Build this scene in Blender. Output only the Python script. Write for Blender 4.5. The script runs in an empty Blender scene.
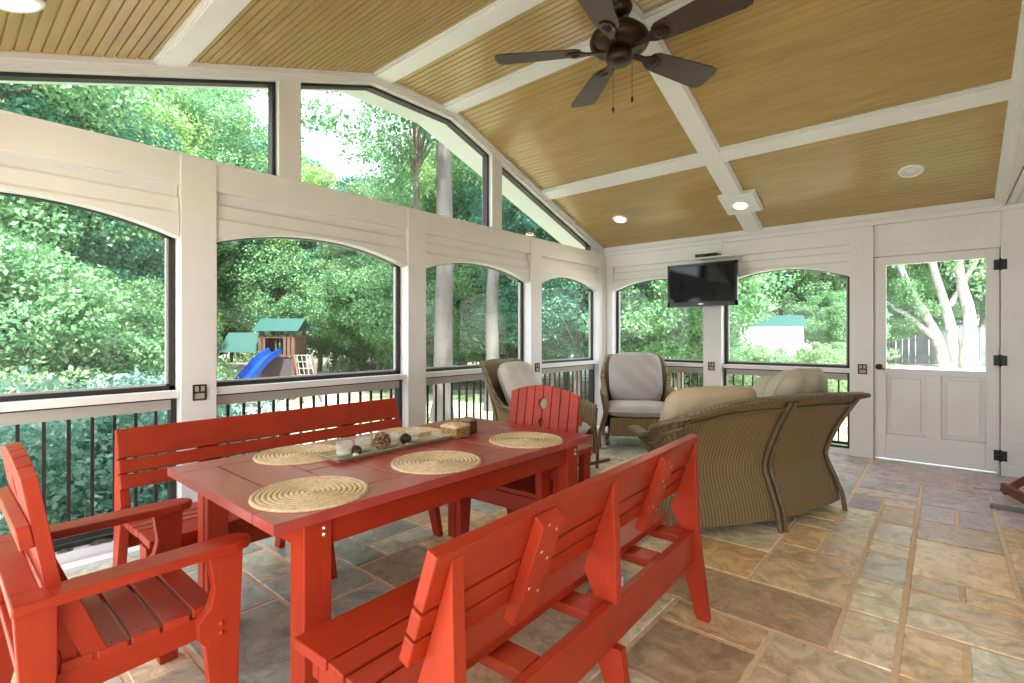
import bpy, bmesh, math, random
import numpy as np
from mathutils import Vector, Matrix, Euler
random.seed(7); np.random.seed(7)
PI = math.pi
scn = bpy.context.scene
COL = scn.collection

# ------------------------------------------------------------------ camera, world, sun, exposure
cam_d = bpy.data.cameras.new('camera'); cam = bpy.data.objects.new('camera', cam_d); COL.objects.link(cam)
cam.location = (0, 0, 1.243)
cam.rotation_euler = (PI/2, 0, math.radians(40.6))
cam_d.sensor_width = 36; cam_d.lens = 503/1024*36
cam_d.shift_y = -6/1024
cam_d.clip_start = 0.03; cam_d.clip_end = 400
scn.camera = cam

scn.view_settings.view_transform = 'Standard'
scn.view_settings.look = 'None'
scn.view_settings.gamma = 1
scn.view_settings.use_curve_mapping = False
scn.view_settings.exposure = 2.35

w = bpy.data.worlds.new('world'); scn.world = w; w.use_nodes = True
nt = w.node_tree; nt.nodes.clear()
o_ = nt.nodes.new('ShaderNodeOutputWorld'); bg = nt.nodes.new('ShaderNodeBackground')
tc = nt.nodes.new('ShaderNodeTexCoord'); sx = nt.nodes.new('ShaderNodeSeparateXYZ')
rp = nt.nodes.new('ShaderNodeValToRGB'); nz = nt.nodes.new('ShaderNodeTexNoise'); mx = nt.nodes.new('ShaderNodeMixRGB')
rp.color_ramp.elements[0].position = 0.0; rp.color_ramp.elements[0].color = (.93, .96, 1, 1)
rp.color_ramp.elements[1].position = 0.8; rp.color_ramp.elements[1].color = (.55, .74, 1, 1)
nz.inputs['Scale'].default_value = 2.5; nz.inputs['Detail'].default_value = 5
mr = nt.nodes.new('ShaderNodeMapRange'); mr.inputs[1].default_value = .42; mr.inputs[2].default_value = .6
nt.links.new(tc.outputs['Generated'], sx.inputs[0]); nt.links.new(sx.outputs['Z'], rp.inputs[0])
nt.links.new(tc.outputs['Generated'], nz.inputs['Vector']); nt.links.new(nz.outputs['Fac'], mr.inputs[0])
nt.links.new(mr.outputs[0], mx.inputs[0]); nt.links.new(rp.outputs[0], mx.inputs[1]); mx.inputs[2].default_value = (1, 1, 1, 1)
nt.links.new(mx.outputs[0], bg.inputs['Color']); bg.inputs['Strength'].default_value = 1.0
nt.links.new(bg.outputs[0], o_.inputs[0])

sd = bpy.data.lights.new('sun', 'SUN'); so = bpy.data.objects.new('sun', sd); COL.objects.link(so)
sd.energy = 3.6; sd.angle = math.radians(1.5); sd.color = (1, .975, .93)
so.rotation_euler = Vector((.55, -.50, 1.15)).to_track_quat('Z', 'Y').to_euler()
so.location = (5, -5, 12)

# ------------------------------------------------------------------ materials
MATS = {}
def mat(name, color, rough=.5, metal=0., noise=None, bump=None, spec=.5, coat=0., trans=0., emit=None, alpha=None):
    """noise=(scale, color2, lo, hi, stretch) mixes color->color2 ; bump=(scale, strength, stretch)"""
    if name in MATS: return MATS[name]
    m = bpy.data.materials.new(name); m.use_nodes = True
    n = m.node_tree; b = n.nodes['Principled BSDF']
    b.inputs['Base Color'].default_value = (*color, 1); b.inputs['Roughness'].default_value = rough
    b.inputs['Metallic'].default_value = metal; b.inputs['Specular IOR Level'].default_value = spec
    b.inputs['Coat Weight'].default_value = coat; b.inputs['Transmission Weight'].default_value = trans
    if emit: b.inputs['Emission Color'].default_value = (*emit[0], 1); b.inputs['Emission Strength'].default_value = emit[1]
    tcn = n.nodes.new('ShaderNodeTexCoord')
    if noise:
        mp = n.nodes.new('ShaderNodeMapping'); mp.inputs['Scale'].default_value = noise[4] if len(noise) > 4 else (1, 1, 1)
        t = n.nodes.new('ShaderNodeTexNoise'); t.inputs['Scale'].default_value = noise[0]; t.inputs['Detail'].default_value = 6
        r = n.nodes.new('ShaderNodeMapRange'); r.inputs[1].default_value = noise[2]; r.inputs[2].default_value = noise[3]
        x = n.nodes.new('ShaderNodeMixRGB'); x.inputs[1].default_value = (*color, 1); x.inputs[2].default_value = (*noise[1], 1)
        n.links.new(tcn.outputs['Object'], mp.inputs[0]); n.links.new(mp.outputs[0], t.inputs['Vector'])
        n.links.new(t.outputs['Fac'], r.inputs[0]); n.links.new(r.outputs[0], x.inputs[0]); n.links.new(x.outputs[0], b.inputs['Base Color'])
    if bump:
        mp = n.nodes.new('ShaderNodeMapping'); mp.inputs['Scale'].default_value = bump[2] if len(bump) > 2 else (1, 1, 1)
        t = n.nodes.new('ShaderNodeTexNoise'); t.inputs['Scale'].default_value = bump[0]; t.inputs['Detail'].default_value = 4
        bp = n.nodes.new('ShaderNodeBump'); bp.inputs['Strength'].default_value = bump[1]; bp.inputs['Distance'].default_value = .01
        n.links.new(tcn.outputs['Object'], mp.inputs[0]); n.links.new(mp.outputs[0], t.inputs['Vector'])
        n.links.new(t.outputs['Fac'], bp.inputs['Height']); n.links.new(bp.outputs[0], b.inputs['Normal'])
    MATS[name] = m
    return m

M_white = mat('white_paint', (.81, .79, .80), .45, noise=(3, (.78, .755, .765), .4, .7), bump=(60, .03))
M_ceil = mat('gold_beadboard', (.46, .30, .115), .22, noise=(14, (.39, .25, .09), .35, .7, (.15, 1, 1)), spec=.5)
M_red = mat('red_painted_wood', (.39, .034, .010), .34, noise=(9, (.33, .028, .010), .35, .7, (1, .6, 1)), bump=(30, .12, (1.2, .12, 1.2)), spec=.32)
M_redx = mat('red_painted_wood_cross', (.42, .040, .013), .34, noise=(9, (.33, .028, .010), .35, .7, (.6, 1, 1)), bump=(30, .12, (.12, 1.2, 1.2)), spec=.35)
M_redz = mat('red_painted_wood_upright', (.43, .040, .014), .42, noise=(9, (.33, .028, .010), .35, .7, (1, 1, .3)), bump=(30, .12, (1.2, 1.2, .12)), spec=.3)
M_table = mat('red_tabletop_sky_tint', (.42, .068, .055), .30, noise=(9, (.34, .048, .04), .35, .68, (.25, 1, 1)), bump=(40, .05, (.12, 1, 1)), coat=.15)  # pinker than the other red wood: sky reflection put into the colour
M_bronze = mat('dark_bronze_metal', (.035, .028, .027), .45, .3)
M_black = mat('black_iron', (.012, .012, .013), .5)
M_fan = mat('fan_bronze', (.045, .022, .016), .32, .6)
M_blade = mat('fan_blade_wood', (.040, .022, .018), .42, noise=(14, (.065, .035, .026), .4, .65, (1, 8, 1)))
M_screw = mat('steel_screw', (.7, .68, .64), .3, 1.)
M_cane = mat('cane_pole', (.17, .115, .062), .42, noise=(20, (.12, .08, .042), .4, .7), bump=(120, .1))
M_cushg = mat('grey_fabric', (.50, .48, .49), .9, noise=(3, (.45, .43, .44), .4, .7), bump=(220, .25))
M_cusht = mat('tan_fabric', (.62, .49, .34), .9, noise=(3, (.54, .42, .29), .4, .7), bump=(220, .2))
M_cushs = mat('sage_fabric', (.58, .55, .43), .9, noise=(3, (.52, .49, .37), .4, .7), bump=(220, .2))
M_cushw = mat('pale_pillow_fabric', (.70, .68, .66), .9, noise=(7, (.60, .58, .56), .45, .65), bump=(100, .2))
M_glass = mat('clear_glass', (.96, .97, .95), .03, trans=1.)
def cup_mat():
    m = bpy.data.materials.new('frosted_votive_glass'); m.use_nodes = True; n = m.node_tree; n.nodes.clear()
    out = n.nodes.new('ShaderNodeOutputMaterial'); a = n.nodes.new('ShaderNodeBsdfTransparent'); p = n.nodes.new('ShaderNodeBsdfPrincipled'); x = n.nodes.new('ShaderNodeMixShader')
    p.inputs['Base Color'].default_value = (.80, .80, .72, 1); p.inputs['Roughness'].default_value = .08; x.inputs[0].default_value = .22
    n.links.new(a.outputs[0], x.inputs[1]); n.links.new(p.outputs[0], x.inputs[2]); n.links.new(x.outputs[0], out.inputs[0]); return m
M_cup = cup_mat()
M_ins = mat('outlet_insert', (.45, .41, .33), .5)
M_wax = mat('pale_wax', (.62, .58, .42), .5)
M_green = mat('teal_canopy', (.012, .075, .06), .6)
M_blue = mat('blue_plastic', (.008, .06, .36), .25)
M_wood = mat('cedar_wood', (.13, .065, .04), .7, noise=(8, (.08, .045, .03), .4, .7))
M_bark = mat('grey_bark', (.20, .165, .135), .9, noise=(4, (.30, .26, .22), .45, .6, (1, 1, .3)), bump=(14, .8, (1, 1, .25)))
M_barkp = mat('pale_bark', (.42, .39, .36), .8, noise=(3, (.25, .225, .20), .5, .62), bump=(10, .3))
M_screen_plastic = mat('tv_screen', (.006, .006, .012), .06, spec=.35)
M_tvb = mat('tv_bezel', (.008, .008, .009), .18)
M_grey = mat('grey_metal', (.16, .15, .14), .45, .3)
M_brown = mat('brown_stained_wood', (.20, .055, .028), .4, noise=(8, (.13, .035, .02), .4, .7))
M_cone = mat('pinecone_brown', (.07, .03, .015), .75, noise=(70, (.42, .24, .13), .45, .6))
M_cone2 = mat('pinecone_dark', (.03, .018, .014), .75, noise=(80, (.20, .13, .09), .5, .62))
M_pebble = mat('pale_stone', (.62, .58, .50), .6)
M_tray = mat('olive_ceramic', (.42, .38, .24), .35, noise=(25, (.30, .27, .17), .4, .7))
M_basket = mat('basket_straw', (.44, .27, .10), .7, noise=(60, (.28, .16, .06), .45, .6))
M_straw = mat('straw_rope', (.70, .53, .32), .75, noise=(60, (.56, .40, .22), .45, .65), bump=(150, .5))
M_concrete = mat('concrete', (.62, .60, .57), .8)
M_fence = mat('grey_fence', (.20, .22, .24), .8)
M_shed = mat('white_siding', (.85, .85, .85), .6)
M_leaf_dry = mat('dry_leaf', (.10, .07, .045), .9)

def leaf_mat(name, c1, c2, tr=.35):
    m = bpy.data.materials.new(name); m.use_nodes = True; n = m.node_tree; n.nodes.clear()
    out = n.nodes.new('ShaderNodeOutputMaterial'); p = n.nodes.new('ShaderNodeBsdfPrincipled'); t = n.nodes.new('ShaderNodeBsdfTranslucent')
    mxs = n.nodes.new('ShaderNodeMixShader'); mxs.inputs[0].default_value = tr
    at = n.nodes.new('ShaderNodeAttribute'); at.attribute_name = 'leafv'
    mc = n.nodes.new('ShaderNodeMixRGB'); mc.inputs[1].default_value = (*c1, 1); mc.inputs[2].default_value = (*c2, 1)
    n.links.new(at.outputs['Fac'], mc.inputs[0]); n.links.new(mc.outputs[0], p.inputs['Base Color']); n.links.new(mc.outputs[0], t.inputs['Color'])
    p.inputs['Roughness'].default_value = .45
    n.links.new(p.outputs[0], mxs.inputs[1]); n.links.new(t.outputs[0], mxs.inputs[2]); n.links.new(mxs.outputs[0], out.inputs[0])
    return m
L_mid = leaf_mat('leaf_mid_green', (.085, .24, .10), (.26, .46, .21))
L_yel = leaf_mat('leaf_yellow_green', (.20, .38, .10), (.44, .60, .24))
L_dark = leaf_mat('leaf_blue_green', (.04, .17, .11), (.14, .36, .23))
L_highlight = leaf_mat('leaf_highlight_green', (.12, .30, .22), (.42, .62, .52))  # bluish-white highlights put into the leaf colour of the shrubs by the porch
L_pale = leaf_mat('leaf_pale_green', (.15, .29, .13), (.34, .49, .25))

def pane_mat():
    m = bpy.data.materials.new('window_glass'); m.use_nodes = True; n = m.node_tree; n.nodes.clear()
    out = n.nodes.new('ShaderNodeOutputMaterial'); a = n.nodes.new('ShaderNodeBsdfTransparent'); g = n.nodes.new('ShaderNodeBsdfGlossy'); d = n.nodes.new('ShaderNodeBsdfDiffuse')
    g.inputs['Roughness'].default_value = .02; d.inputs['Color'].default_value = (.8, .84, .85, 1)
    a.inputs['Color'].default_value = (.97, .98, .98, 1)
    m1 = n.nodes.new('ShaderNodeMixShader'); m2 = n.nodes.new('ShaderNodeMixShader'); m1.inputs[0].default_value = .02; m2.inputs[0].default_value = .012
    n.links.new(a.outputs[0], m1.inputs[1]); n.links.new(d.outputs[0], m1.inputs[2])
    n.links.new(m1.outputs[0], m2.inputs[1]); n.links.new(g.outputs[0], m2.inputs[2]); n.links.new(m2.outputs[0], out.inputs[0])
    return m
M_pane = pane_mat()

def wicker_mat(name, c1, c2, scale=42.):
    m = bpy.data.materials.new(name); m.use_nodes = True; n = m.node_tree; b = n.nodes['Principled BSDF']
    uv = n.nodes.new('ShaderNodeUVMap'); sp = n.nodes.new('ShaderNodeSeparateXYZ'); n.links.new(uv.outputs[0], sp.inputs[0])
    def sinw(sock, k):
        a = n.nodes.new('ShaderNodeMath'); a.operation = 'MULTIPLY'; a.inputs[1].default_value = k
        s = n.nodes.new('ShaderNodeMath'); s.operation = 'SINE'; n.links.new(sock, a.inputs[0]); n.links.new(a.outputs[0], s.inputs[0]); return s
    s1 = sinw(sp.outputs[0], scale*2*PI); s2 = sinw(sp.outputs[1], scale*1.8*2*PI)
    ad = n.nodes.new('ShaderNodeMath'); ad.operation = 'MULTIPLY_ADD'; ad.inputs[1].default_value = .14
    n.links.new(s2.outputs[0], ad.inputs[0]); n.links.new(s1.outputs[0], ad.inputs[2])
    mr_ = n.nodes.new('ShaderNodeMapRange'); mr_.inputs[1].default_value = -1.2; mr_.inputs[2].default_value = 1.2; n.links.new(ad.outputs[0], mr_.inputs[0])
    mc = n.nodes.new('ShaderNodeMixRGB'); mc.inputs[1].default_value = (*c1, 1); mc.inputs[2].default_value = (*c2, 1); n.links.new(mr_.outputs[0], mc.inputs[0])
    n.links.new(mc.outputs[0], b.inputs['Base Color']); b.inputs['Roughness'].default_value = .6
    bp = n.nodes.new('ShaderNodeBump'); bp.inputs['Strength'].default_value = .6; bp.inputs['Distance'].default_value = .003
    n.links.new(mr_.outputs[0], bp.inputs['Height']); n.links.new(bp.outputs[0], b.inputs['Normal'])
    return m
M_wick = wicker_mat('woven_wicker', (.125, .084, .034), (.31, .22, .108))
M_wick2 = wicker_mat('woven_wicker_rim', (.15, .11, .06), (.34, .275, .165), 40)

def tile_mat():
    m = bpy.data.materials.new('slate_tile'); m.use_nodes = True; n = m.node_tree; b = n.nodes['Principled BSDF']
    at = n.nodes.new('ShaderNodeAttribute'); at.attribute_name = 'tilecol'
    tcn = n.nodes.new('ShaderNodeTexCoord')
    t = n.nodes.new('ShaderNodeTexNoise'); t.inputs['Scale'].default_value = 8; t.inputs['Detail'].default_value = 10; t.inputs['Roughness'].default_value = .72
    t.inputs['Distortion'].default_value = 1.2
    n.links.new(tcn.outputs['Object'], t.inputs['Vector'])
    r = n.nodes.new('ShaderNodeValToRGB')
    e = r.color_ramp.elements; e[0].position = .34; e[0].color = (.62, .54, .46, 1); e[1].position = .70; e[1].color = (1.45, 1.42, 1.38, 1)
    n.links.new(t.outputs['Fac'], r.inputs[0])
    mu = n.nodes.new('ShaderNodeMixRGB'); mu.blend_type = 'MULTIPLY'; mu.inputs[0].default_value = 1
    n.links.new(at.outputs['Color'], mu.inputs[1]); n.links.new(r.outputs[0], mu.inputs[2])
    n.links.new(mu.outputs[0], b.inputs['Base Color'])
    t2 = n.nodes.new('ShaderNodeTexNoise'); t2.inputs['Scale'].default_value = 2.2; t2.inputs['Detail'].default_value = 5
    n.links.new(tcn.outputs['Object'], t2.inputs['Vector'])
    r2 = n.nodes.new('ShaderNodeMapRange'); r2.inputs[3].default_value = .16; r2.inputs[4].default_value = .46
    n.links.new(t2.outputs['Fac'], r2.inputs[0]); n.links.new(r2.outputs[0], b.inputs['Roughness'])
    bp = n.nodes.new('ShaderNodeBump'); bp.inputs['Strength'].default_value = .35; bp.inputs['Distance'].default_value = .01
    n.links.new(t.outputs['Fac'], bp.inputs['Height']); n.links.new(bp.outputs[0], b.inputs['Normal'])
    return m
M_tile = tile_mat()
M_grout = mat('tan_grout', (.86, .62, .40), .8, noise=(30, (.74, .52, .33), .4, .7))
M_ground = mat('leaf_littered_lawn', (.66, .52, .43), .95, noise=(.9, (.20, .30, .13), .42, .56), bump=(8, .5))

# ------------------------------------------------------------------ mesh builder
class MB:
    def __init__(s): s.v = []; s.f = []; s.sm = []; s.uv = {}
    def add(s, vs, fs, smooth=False, uvs=None):
        b = len(s.v); s.v += [tuple(p) for p in vs]
        for i, f in enumerate(fs):
            if uvs: s.uv[len(s.f)] = uvs[i]
            s.f.append([b+j for j in f]); s.sm.append(smooth)
        return s
    def box(s, x0, x1, y0, y1, z0, z1, M=None):
        vs = [Vector(p) for p in ((x0,y0,z0),(x1,y0,z0),(x1,y1,z0),(x0,y1,z0),(x0,y0,z1),(x1,y0,z1),(x1,y1,z1),(x0,y1,z1))]
        if M: vs = [M @ v for v in vs]
        return s.add(vs, [(0,3,2,1),(4,5,6,7),(0,1,5,4),(1,2,6,5),(2,3,7,6),(3,0,4,7)])
    def beam(s, a, b, wdt, thk, up=(0, 0, 1)):
        """rectangular bar from a to b: width across, thickness along up"""
        a = Vector(a); b = Vector(b); d = (b-a); L = d.length; d.normalize(); u = Vector(up); r = d.cross(u).normalized(); u = r.cross(d)
        M = Matrix((( d.x, r.x, u.x, a.x), (d.y, r.y, u.y, a.y), (d.z, r.z, u.z, a.z), (0,0,0,1)))
        return s.box(0, L, -wdt/2, wdt/2, -thk/2, thk/2, M)
    def prism(s, poly, mp, d0, d1):
        """poly of (a,b); mp(a,b,d)->xyz"""
        n = len(poly); vs = [mp(a, b, d0) for a, b in poly] + [mp(a, b, d1) for a, b in poly]
        fs = [tuple(range(n)), tuple(range(2*n-1, n-1, -1))] + [(i, (i+1) % n, n+(i+1) % n, n+i) for i in range(n)]
        return s.add(vs, fs)
    def tube(s, pts, r, seg=10, closed=False, caps=True, uvk=None):
        pts = [Vector(p) for p in pts]; n = len(pts); rs = r if isinstance(r, (list, tuple)) else [r]*n
        prev = None; rings = []
        for i in range(n):
            if closed: t = pts[(i+1) % n]-pts[i-1]
            else: t = pts[min(i+1, n-1)]-pts[max(i-1, 0)]
            if t.length < 1e-9: t = Vector((0, 0, 1))
            t.normalize()
            if prev is None:
                a = Vector((0, 0, 1)) if abs(t.z) < .9 else Vector((1, 0, 0)); u = t.cross(a).normalized()
            else:
                u = prev - t*prev.dot(t); u = u.normalized() if u.length > 1e-6 else t.orthogonal().normalized()
            prev = u; vv = t.cross(u)
            rings.append([pts[i] + (u*math.cos(2*PI*k/seg)+vv*math.sin(2*PI*k/seg))*rs[i] for k in range(seg)])
        vs = [p for rg in rings for p in rg]; fs = []
        m = n if closed else n-1
        for i in range(m):
            for k in range(seg):
                a = i*seg+k; b = i*seg+(k+1) % seg; c = ((i+1) % n)*seg+(k+1) % seg; d = ((i+1) % n)*seg+k
                fs.append((a, b, c, d))
        s.add(vs, fs, True)
        if caps and not closed:
            s.add(rings[0], [tuple(range(seg-1, -1, -1))]); s.add(rings[-1], [tuple(range(seg))])
        return s
    def lathe(s, prof, seg=24, c=(0, 0, 0), M=None, smooth=True):
        vs = []; n = len(prof)
        for r, z in prof:
            for k in range(seg):
                v = Vector((c[0]+r*math.cos(2*PI*k/seg), c[1]+r*math.sin(2*PI*k/seg), c[2]+z)); vs.append(M @ v if M else v)
        fs = [(i*seg+k, i*seg+(k+1) % seg, (i+1)*seg+(k+1) % seg, (i+1)*seg+k) for i in range(n-1) for k in range(seg)]
        return s.add(vs, fs, smooth)
    def grid(s, P, smooth=True, uv=None, closed_u=False):
        """P[i][j] grid of points"""
        n = len(P); m = len(P[0]); vs = [p for row in P for p in row]; fs = []; uvs = [] if uv else None
        for i in range(n-1):
            for j in range(m if closed_u else m-1):
                j2 = (j+1) % m; fs.append((i*m+j, i*m+j2, (i+1)*m+j2, (i+1)*m+j))
                if uv: uvs.append([uv[i][j], uv[i][j2], uv[i+1][j2], uv[i+1][j]])
        return s.add(vs, fs, smooth, uvs)
    def mesh(s, name):
        me = bpy.data.meshes.new(name); me.from_pydata([tuple(p) for p in s.v], [], s.f)
        me.polygons.foreach_set('use_smooth', s.sm)
        if s.uv:
            ul = me.uv_layers.new(name='UVMap')
            for fi, uvs in s.uv.items():
                for k, li in enumerate(me.polygons[fi].loop_indices): ul.data[li].uv = uvs[k]
        me.update()
        return me
    def build(s, name, m, parent=None, bevel=0., recalc=True, **props):
        me = s.mesh(name)
        if recalc:
            bm = bmesh.new(); bm.from_mesh(me); bmesh.ops.recalc_face_normals(bm, faces=bm.faces); bm.to_mesh(me); bm.free()
        ob = bpy.data.objects.new(name, me); COL.objects.link(ob)
        for q in (m if isinstance(m, (list, tuple)) else [m]): me.materials.append(q)
        if parent: ob.parent = parent
        if bevel:
            b = ob.modifiers.new('bevel', 'BEVEL'); b.width = bevel; b.segments = 2; b.limit_method = 'ANGLE'; b.angle_limit = math.radians(40)
        for k, v in props.items(): ob[k] = v
        return ob

def empty(name, label, cat, loc=(0, 0, 0), rz=0, group=None):
    o = bpy.data.objects.new(name, None); COL.objects.link(o); o.location = loc; o.rotation_euler = (0, 0, rz); o.empty_display_size = .1
    o['label'] = label; o['category'] = cat
    if group: o['group'] = group
    return o
def copy_tree(o, parent=None):
    c = o.copy(); COL.objects.link(c)
    if parent: c.parent = parent
    for ch in list(o.children): copy_tree(ch, c)
    return c
def tag(o, label, cat, group=None):
    o['label'] = label; o['category'] = cat
    if group: o['group'] = group
    return o
def smoothcurve(pts, n=8):
    """Catmull-Rom through pts"""
    P = [Vector(p) for p in pts]; P = [P[0]*2-P[1]] + P + [P[-1]*2-P[-2]]; out = []
    for i in range(1, len(P)-2):
        for k in range(n):
            t = k/n; a, b, c, d = P[i-1], P[i], P[i+1], P[i+2]
            out.append(.5*((2*b)+(-a+c)*t+(2*a-5*b+4*c-d)*t*t+(-a+3*b-3*c+d)*t**3))
    out.append(P[-2]); return out

# ------------------------------------------------------------------ room shell
XA, YB, YC, XE, XD = -3.62, 6.24, -.44, .42, 1.35
def zc(y): return 3.43-.345*max(0, abs(y-2.9)-.45)
mpA = lambda s, z, d: (XA+d, s, z)
mpB = lambda s, z, d: (s, YB-d, z)
mpC = lambda s, z, d: (s, YC+d, z)
TH = .15
def arch(s0, s1, spring=1.86, crown=1.99, n=20):
    hw = (s1-s0)/2; c = (s0+s1)/2; rise = crown-spring; R = (hw*hw+rise*rise)/(2*rise)
    return [(c+hw*math.cos(PI*k/n) if False else c-hw+2*hw*k/n, crown-R+math.sqrt(max(0, R*R-(-hw+2*hw*k/n)**2))) for k in range(n+1)]
def header(mb, mp, s0, s1, top=2.19):
    """arched board with two lapped steps above the opening"""
    a = arch(s0, s1)
    mb.prism([(s0, 2.006), *[(x, z) for x, z in a], (s1, 2.006)], mp, -TH, -.008)
    prof = [(-TH, 2.000), (-.008, 2.006), (-.020, 2.022), (-TH, 2.022)]
    vs = [mp(s0, z, d) for d, z in prof]+[mp(s1, z, d) for d, z in prof]
    mb.add(vs, [(0,1,2,3), (7,6,5,4)]+[(i, (i+1) % 4, 4+(i+1) % 4, 4+i) for i in range(4)])
    # lapped courses: each bevelled out toward its foot
    for z0, z1, d0, d1 in ((2.012, 2.118, -.022, -.034), (2.112, top, -.044, -.044)):
        prof = [(-TH, z0), (d0, z0), (d0, z1-.014), (d1, z1), (-TH, z1)]
        vs = [mp(s0, z, d) for d, z in prof]+[mp(s1, z, d) for d, z in prof]
        mb.add(vs, [(0,1,2,3,4), (9,8,7,6,5)]+[(i, (i+1) % 5, 5+(i+1) % 5, 5+i) for i in range(5)])
def bay_low(mb, mp, s0, s1):
    R = lambda z0, z1, d0, d1: mb.prism([(s0, z0), (s1, z0), (s1, z1), (s0, z1)], mp, d0, d1)
    R(.853, .897, -TH, -.012)     # sill rail
    R(0, .055, -TH, -.012)        # kick board
def win(idx, mp, s0, s1):
    """dark framed arched screen with pane"""
    a = arch(s0, s1); fr = MB(); t = .03; d0, d1 = -.15, -.10
    inner = [(min(max(x, s0+t), s1-t), z-.006) for x, z in arch(s0, s1)]
    # head strip following the arch
    for i in range(len(a)-1):
        fr.prism([a[i], a[i+1], inner[i+1], inner[i]], mp, d0, d1)
    fr.prism([(s0, .897), (s0+t, .897), (s0+t, 1.87), (s0, 1.87)], mp, d0, d1)
    fr.prism([(s1, .897), (s1-t, .897), (s1-t, 1.87), (s1, 1.87)], mp, d0, d1)
    fr.prism([(s0, .897), (s1, .897), (s1, .925), (s0, .925)], mp, d0, d1)
    e = bpy.data.objects.new('window_%d' % idx, None); COL.objects.link(e); e['kind'] = 'structure'
    e.location = mp((s0+s1)/2, .9, -.1)
    f = fr.build('window_frame', M_bronze); 
    li = MB(); t2 = .012
    li.prism([(s0+t, .925), (s1-t, .925), (s1-t, .925+t2), (s0+t, .925+t2)], mp, -.145, -.115)
    for sa in (s0+t, s1-t-t2): li.prism([(sa, .925), (sa+t2, .925), (sa+t2, 1.87), (sa, 1.87)], mp, -.145, -.115)
    l2 = li.build('glazing_bead', mat('pale_grey_bead', (.50, .50, .49), .5))
    p = MB(); p.prism([(s0+.01, .9), (s1-.01, .9)]+[(x, z-.008) for x, z in reversed(a)], mp, -.131, -.129)
    p = p.build('window_pane', M_pane)
    for c in (f, l2, p):
        c.parent = e; c.matrix_parent_inverse = Matrix.Translation(-e.location)
def railing(mp, s0, s1, label):
    e = empty('railing', label, 'railing', mp((s0+s1)/2, .06, -.09), group='dark baluster railings under the windows')
    def fin(ob): ob.parent = e; ob.matrix_parent_inverse = Matrix.Translation(-e.location); return ob
    r = MB(); r.prism([(s0, .838), (s1, .838), (s1, .853), (s0, .853)], mp, -.145, -.075)
    for sa, sb in ((s0, s0+.028), (s1-.028, s1)): r.prism([(sa, .055), (sb, .055), (sb, .838), (sa, .838)], mp, -.145, -.075)
    r.prism([(s0, .055), (s1, .055), (s1, .075), (s0, .075)], mp, -.145, -.075)
    fin(r.build('frame', M_bronze))
    r = MB(); r.prism([(s0+.028, .775), (s1-.028, .775), (s1-.028, .838), (s0+.028, .838)], mp, -.115, -.075)
    fin(r.build('top_rail', mat('taupe_rail', (.42, .39, .36), .5)))
    r = MB(); r.prism([(s0+.028, .09), (s1-.028, .09), (s1-.028, .12), (s0+.028, .12)], mp, -.115, -.075)
    fin(r.build('bottom_rail', M_bronze))
    n = round((s1-s0)/.105)
    for k in range(1, n):
        s = s0+(s1-s0)*k/n; r = MB(); r.prism([(s-.008, .12), (s+.008, .12), (s+.008, .775), (s-.008, .775)], mp, -.103, -.087)
        fin(r.build('baluster', M_bronze))

# wall A (left in the photograph)
A = MB(); op = [(-.40, 1.035), (1.245, 2.79), (3.0, 4.545), (4.755, 6.08)]
for s0, s1 in op: header(A, mpA, s0, s1); bay_low(A, mpA, s0, s1)
for s0, s1 in ((-.44-TH, -.40), (1.04, 1.24), (2.795, 2.995), (4.55, 4.75), (6.08, YB+TH)):
    if s1-s0 > .15 and s1 < 6: A.prism([(s0, 0), (s1, 0), (s1, 2.374), (s0, 2.374)], mpA, -TH+.002, .012)
    else: A.prism([(s0, 0), (s1, 0), (s1, 2.188), (s0, 2.188)], mpA, -TH+.002, -.002)
    if s1 < 6 and s0 > 0:
        A.prism([(s0-.005, 0), (s1+.005, 0), (s1+.005, .09), (s0-.005, .09)], mpA, -.02, .022)
A.prism([(6.19, 0), (YB-.001, 0), (YB-.001, 2.37), (6.19, 2.37)], mpA, -.03, .02)
# band beam
A.prism([(YC-TH, 2.19), (YB+TH, 2.19), (YB+TH, 2.372), (YC-TH, 2.372)], mpA, -TH, 0)
A.prism([(YC-TH, 2.372), (YB+TH, 2.372), (YB+TH, 2.384), (YC-TH, 2.384)], mpA, -TH, .006)
# gable: mullions and raking header
for s0, s1 in ((1.655, 1.815), (3.905, 4.06)):
    A.prism([(s0, 2.385), (s1, 2.385), (s1, zc(s1)-.076), (s0, zc(s0)-.076)], mpA, -TH+.002, -.002)
rake = [YC-TH, -.2, 2.45, 3.35, 6.0, YB+TH]
for a, b in zip([YC-TH, 2.45, 3.35], [2.45, 3.35, YB+TH]):
    A.prism([(a, zc(a)-.075), (b, zc(b)-.075), (b, zc(b)+.02), (a, zc(a)+.02)], mpA, -TH, 0)
    A.prism([(a, zc(a)-.03), (b, zc(b)-.03), (b, zc(b)+.02), (a, zc(a)+.02)], mpA, 0, .03)
    A.prism([(a, zc(a)-.05), (b, zc(b)-.05), (b, zc(b)+.02), (a, zc(a)+.02)], mpA, 0, .014)
A.build('wall_left', M_white, kind='structure')
for i, (s0, s1) in enumerate(op): win(i+1, mpA, s0, s1)
for (s0, s1), l in zip(op, ('black baluster railing beneath the big left window beside the red armchair', 'black baluster railing behind the long red bench against the wall',
        'black baluster railing behind the wicker armchair with the white pillow', 'black baluster railing in the corner bay left of the rocking armchair')): railing(mpA, s0, s1, l)
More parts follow.
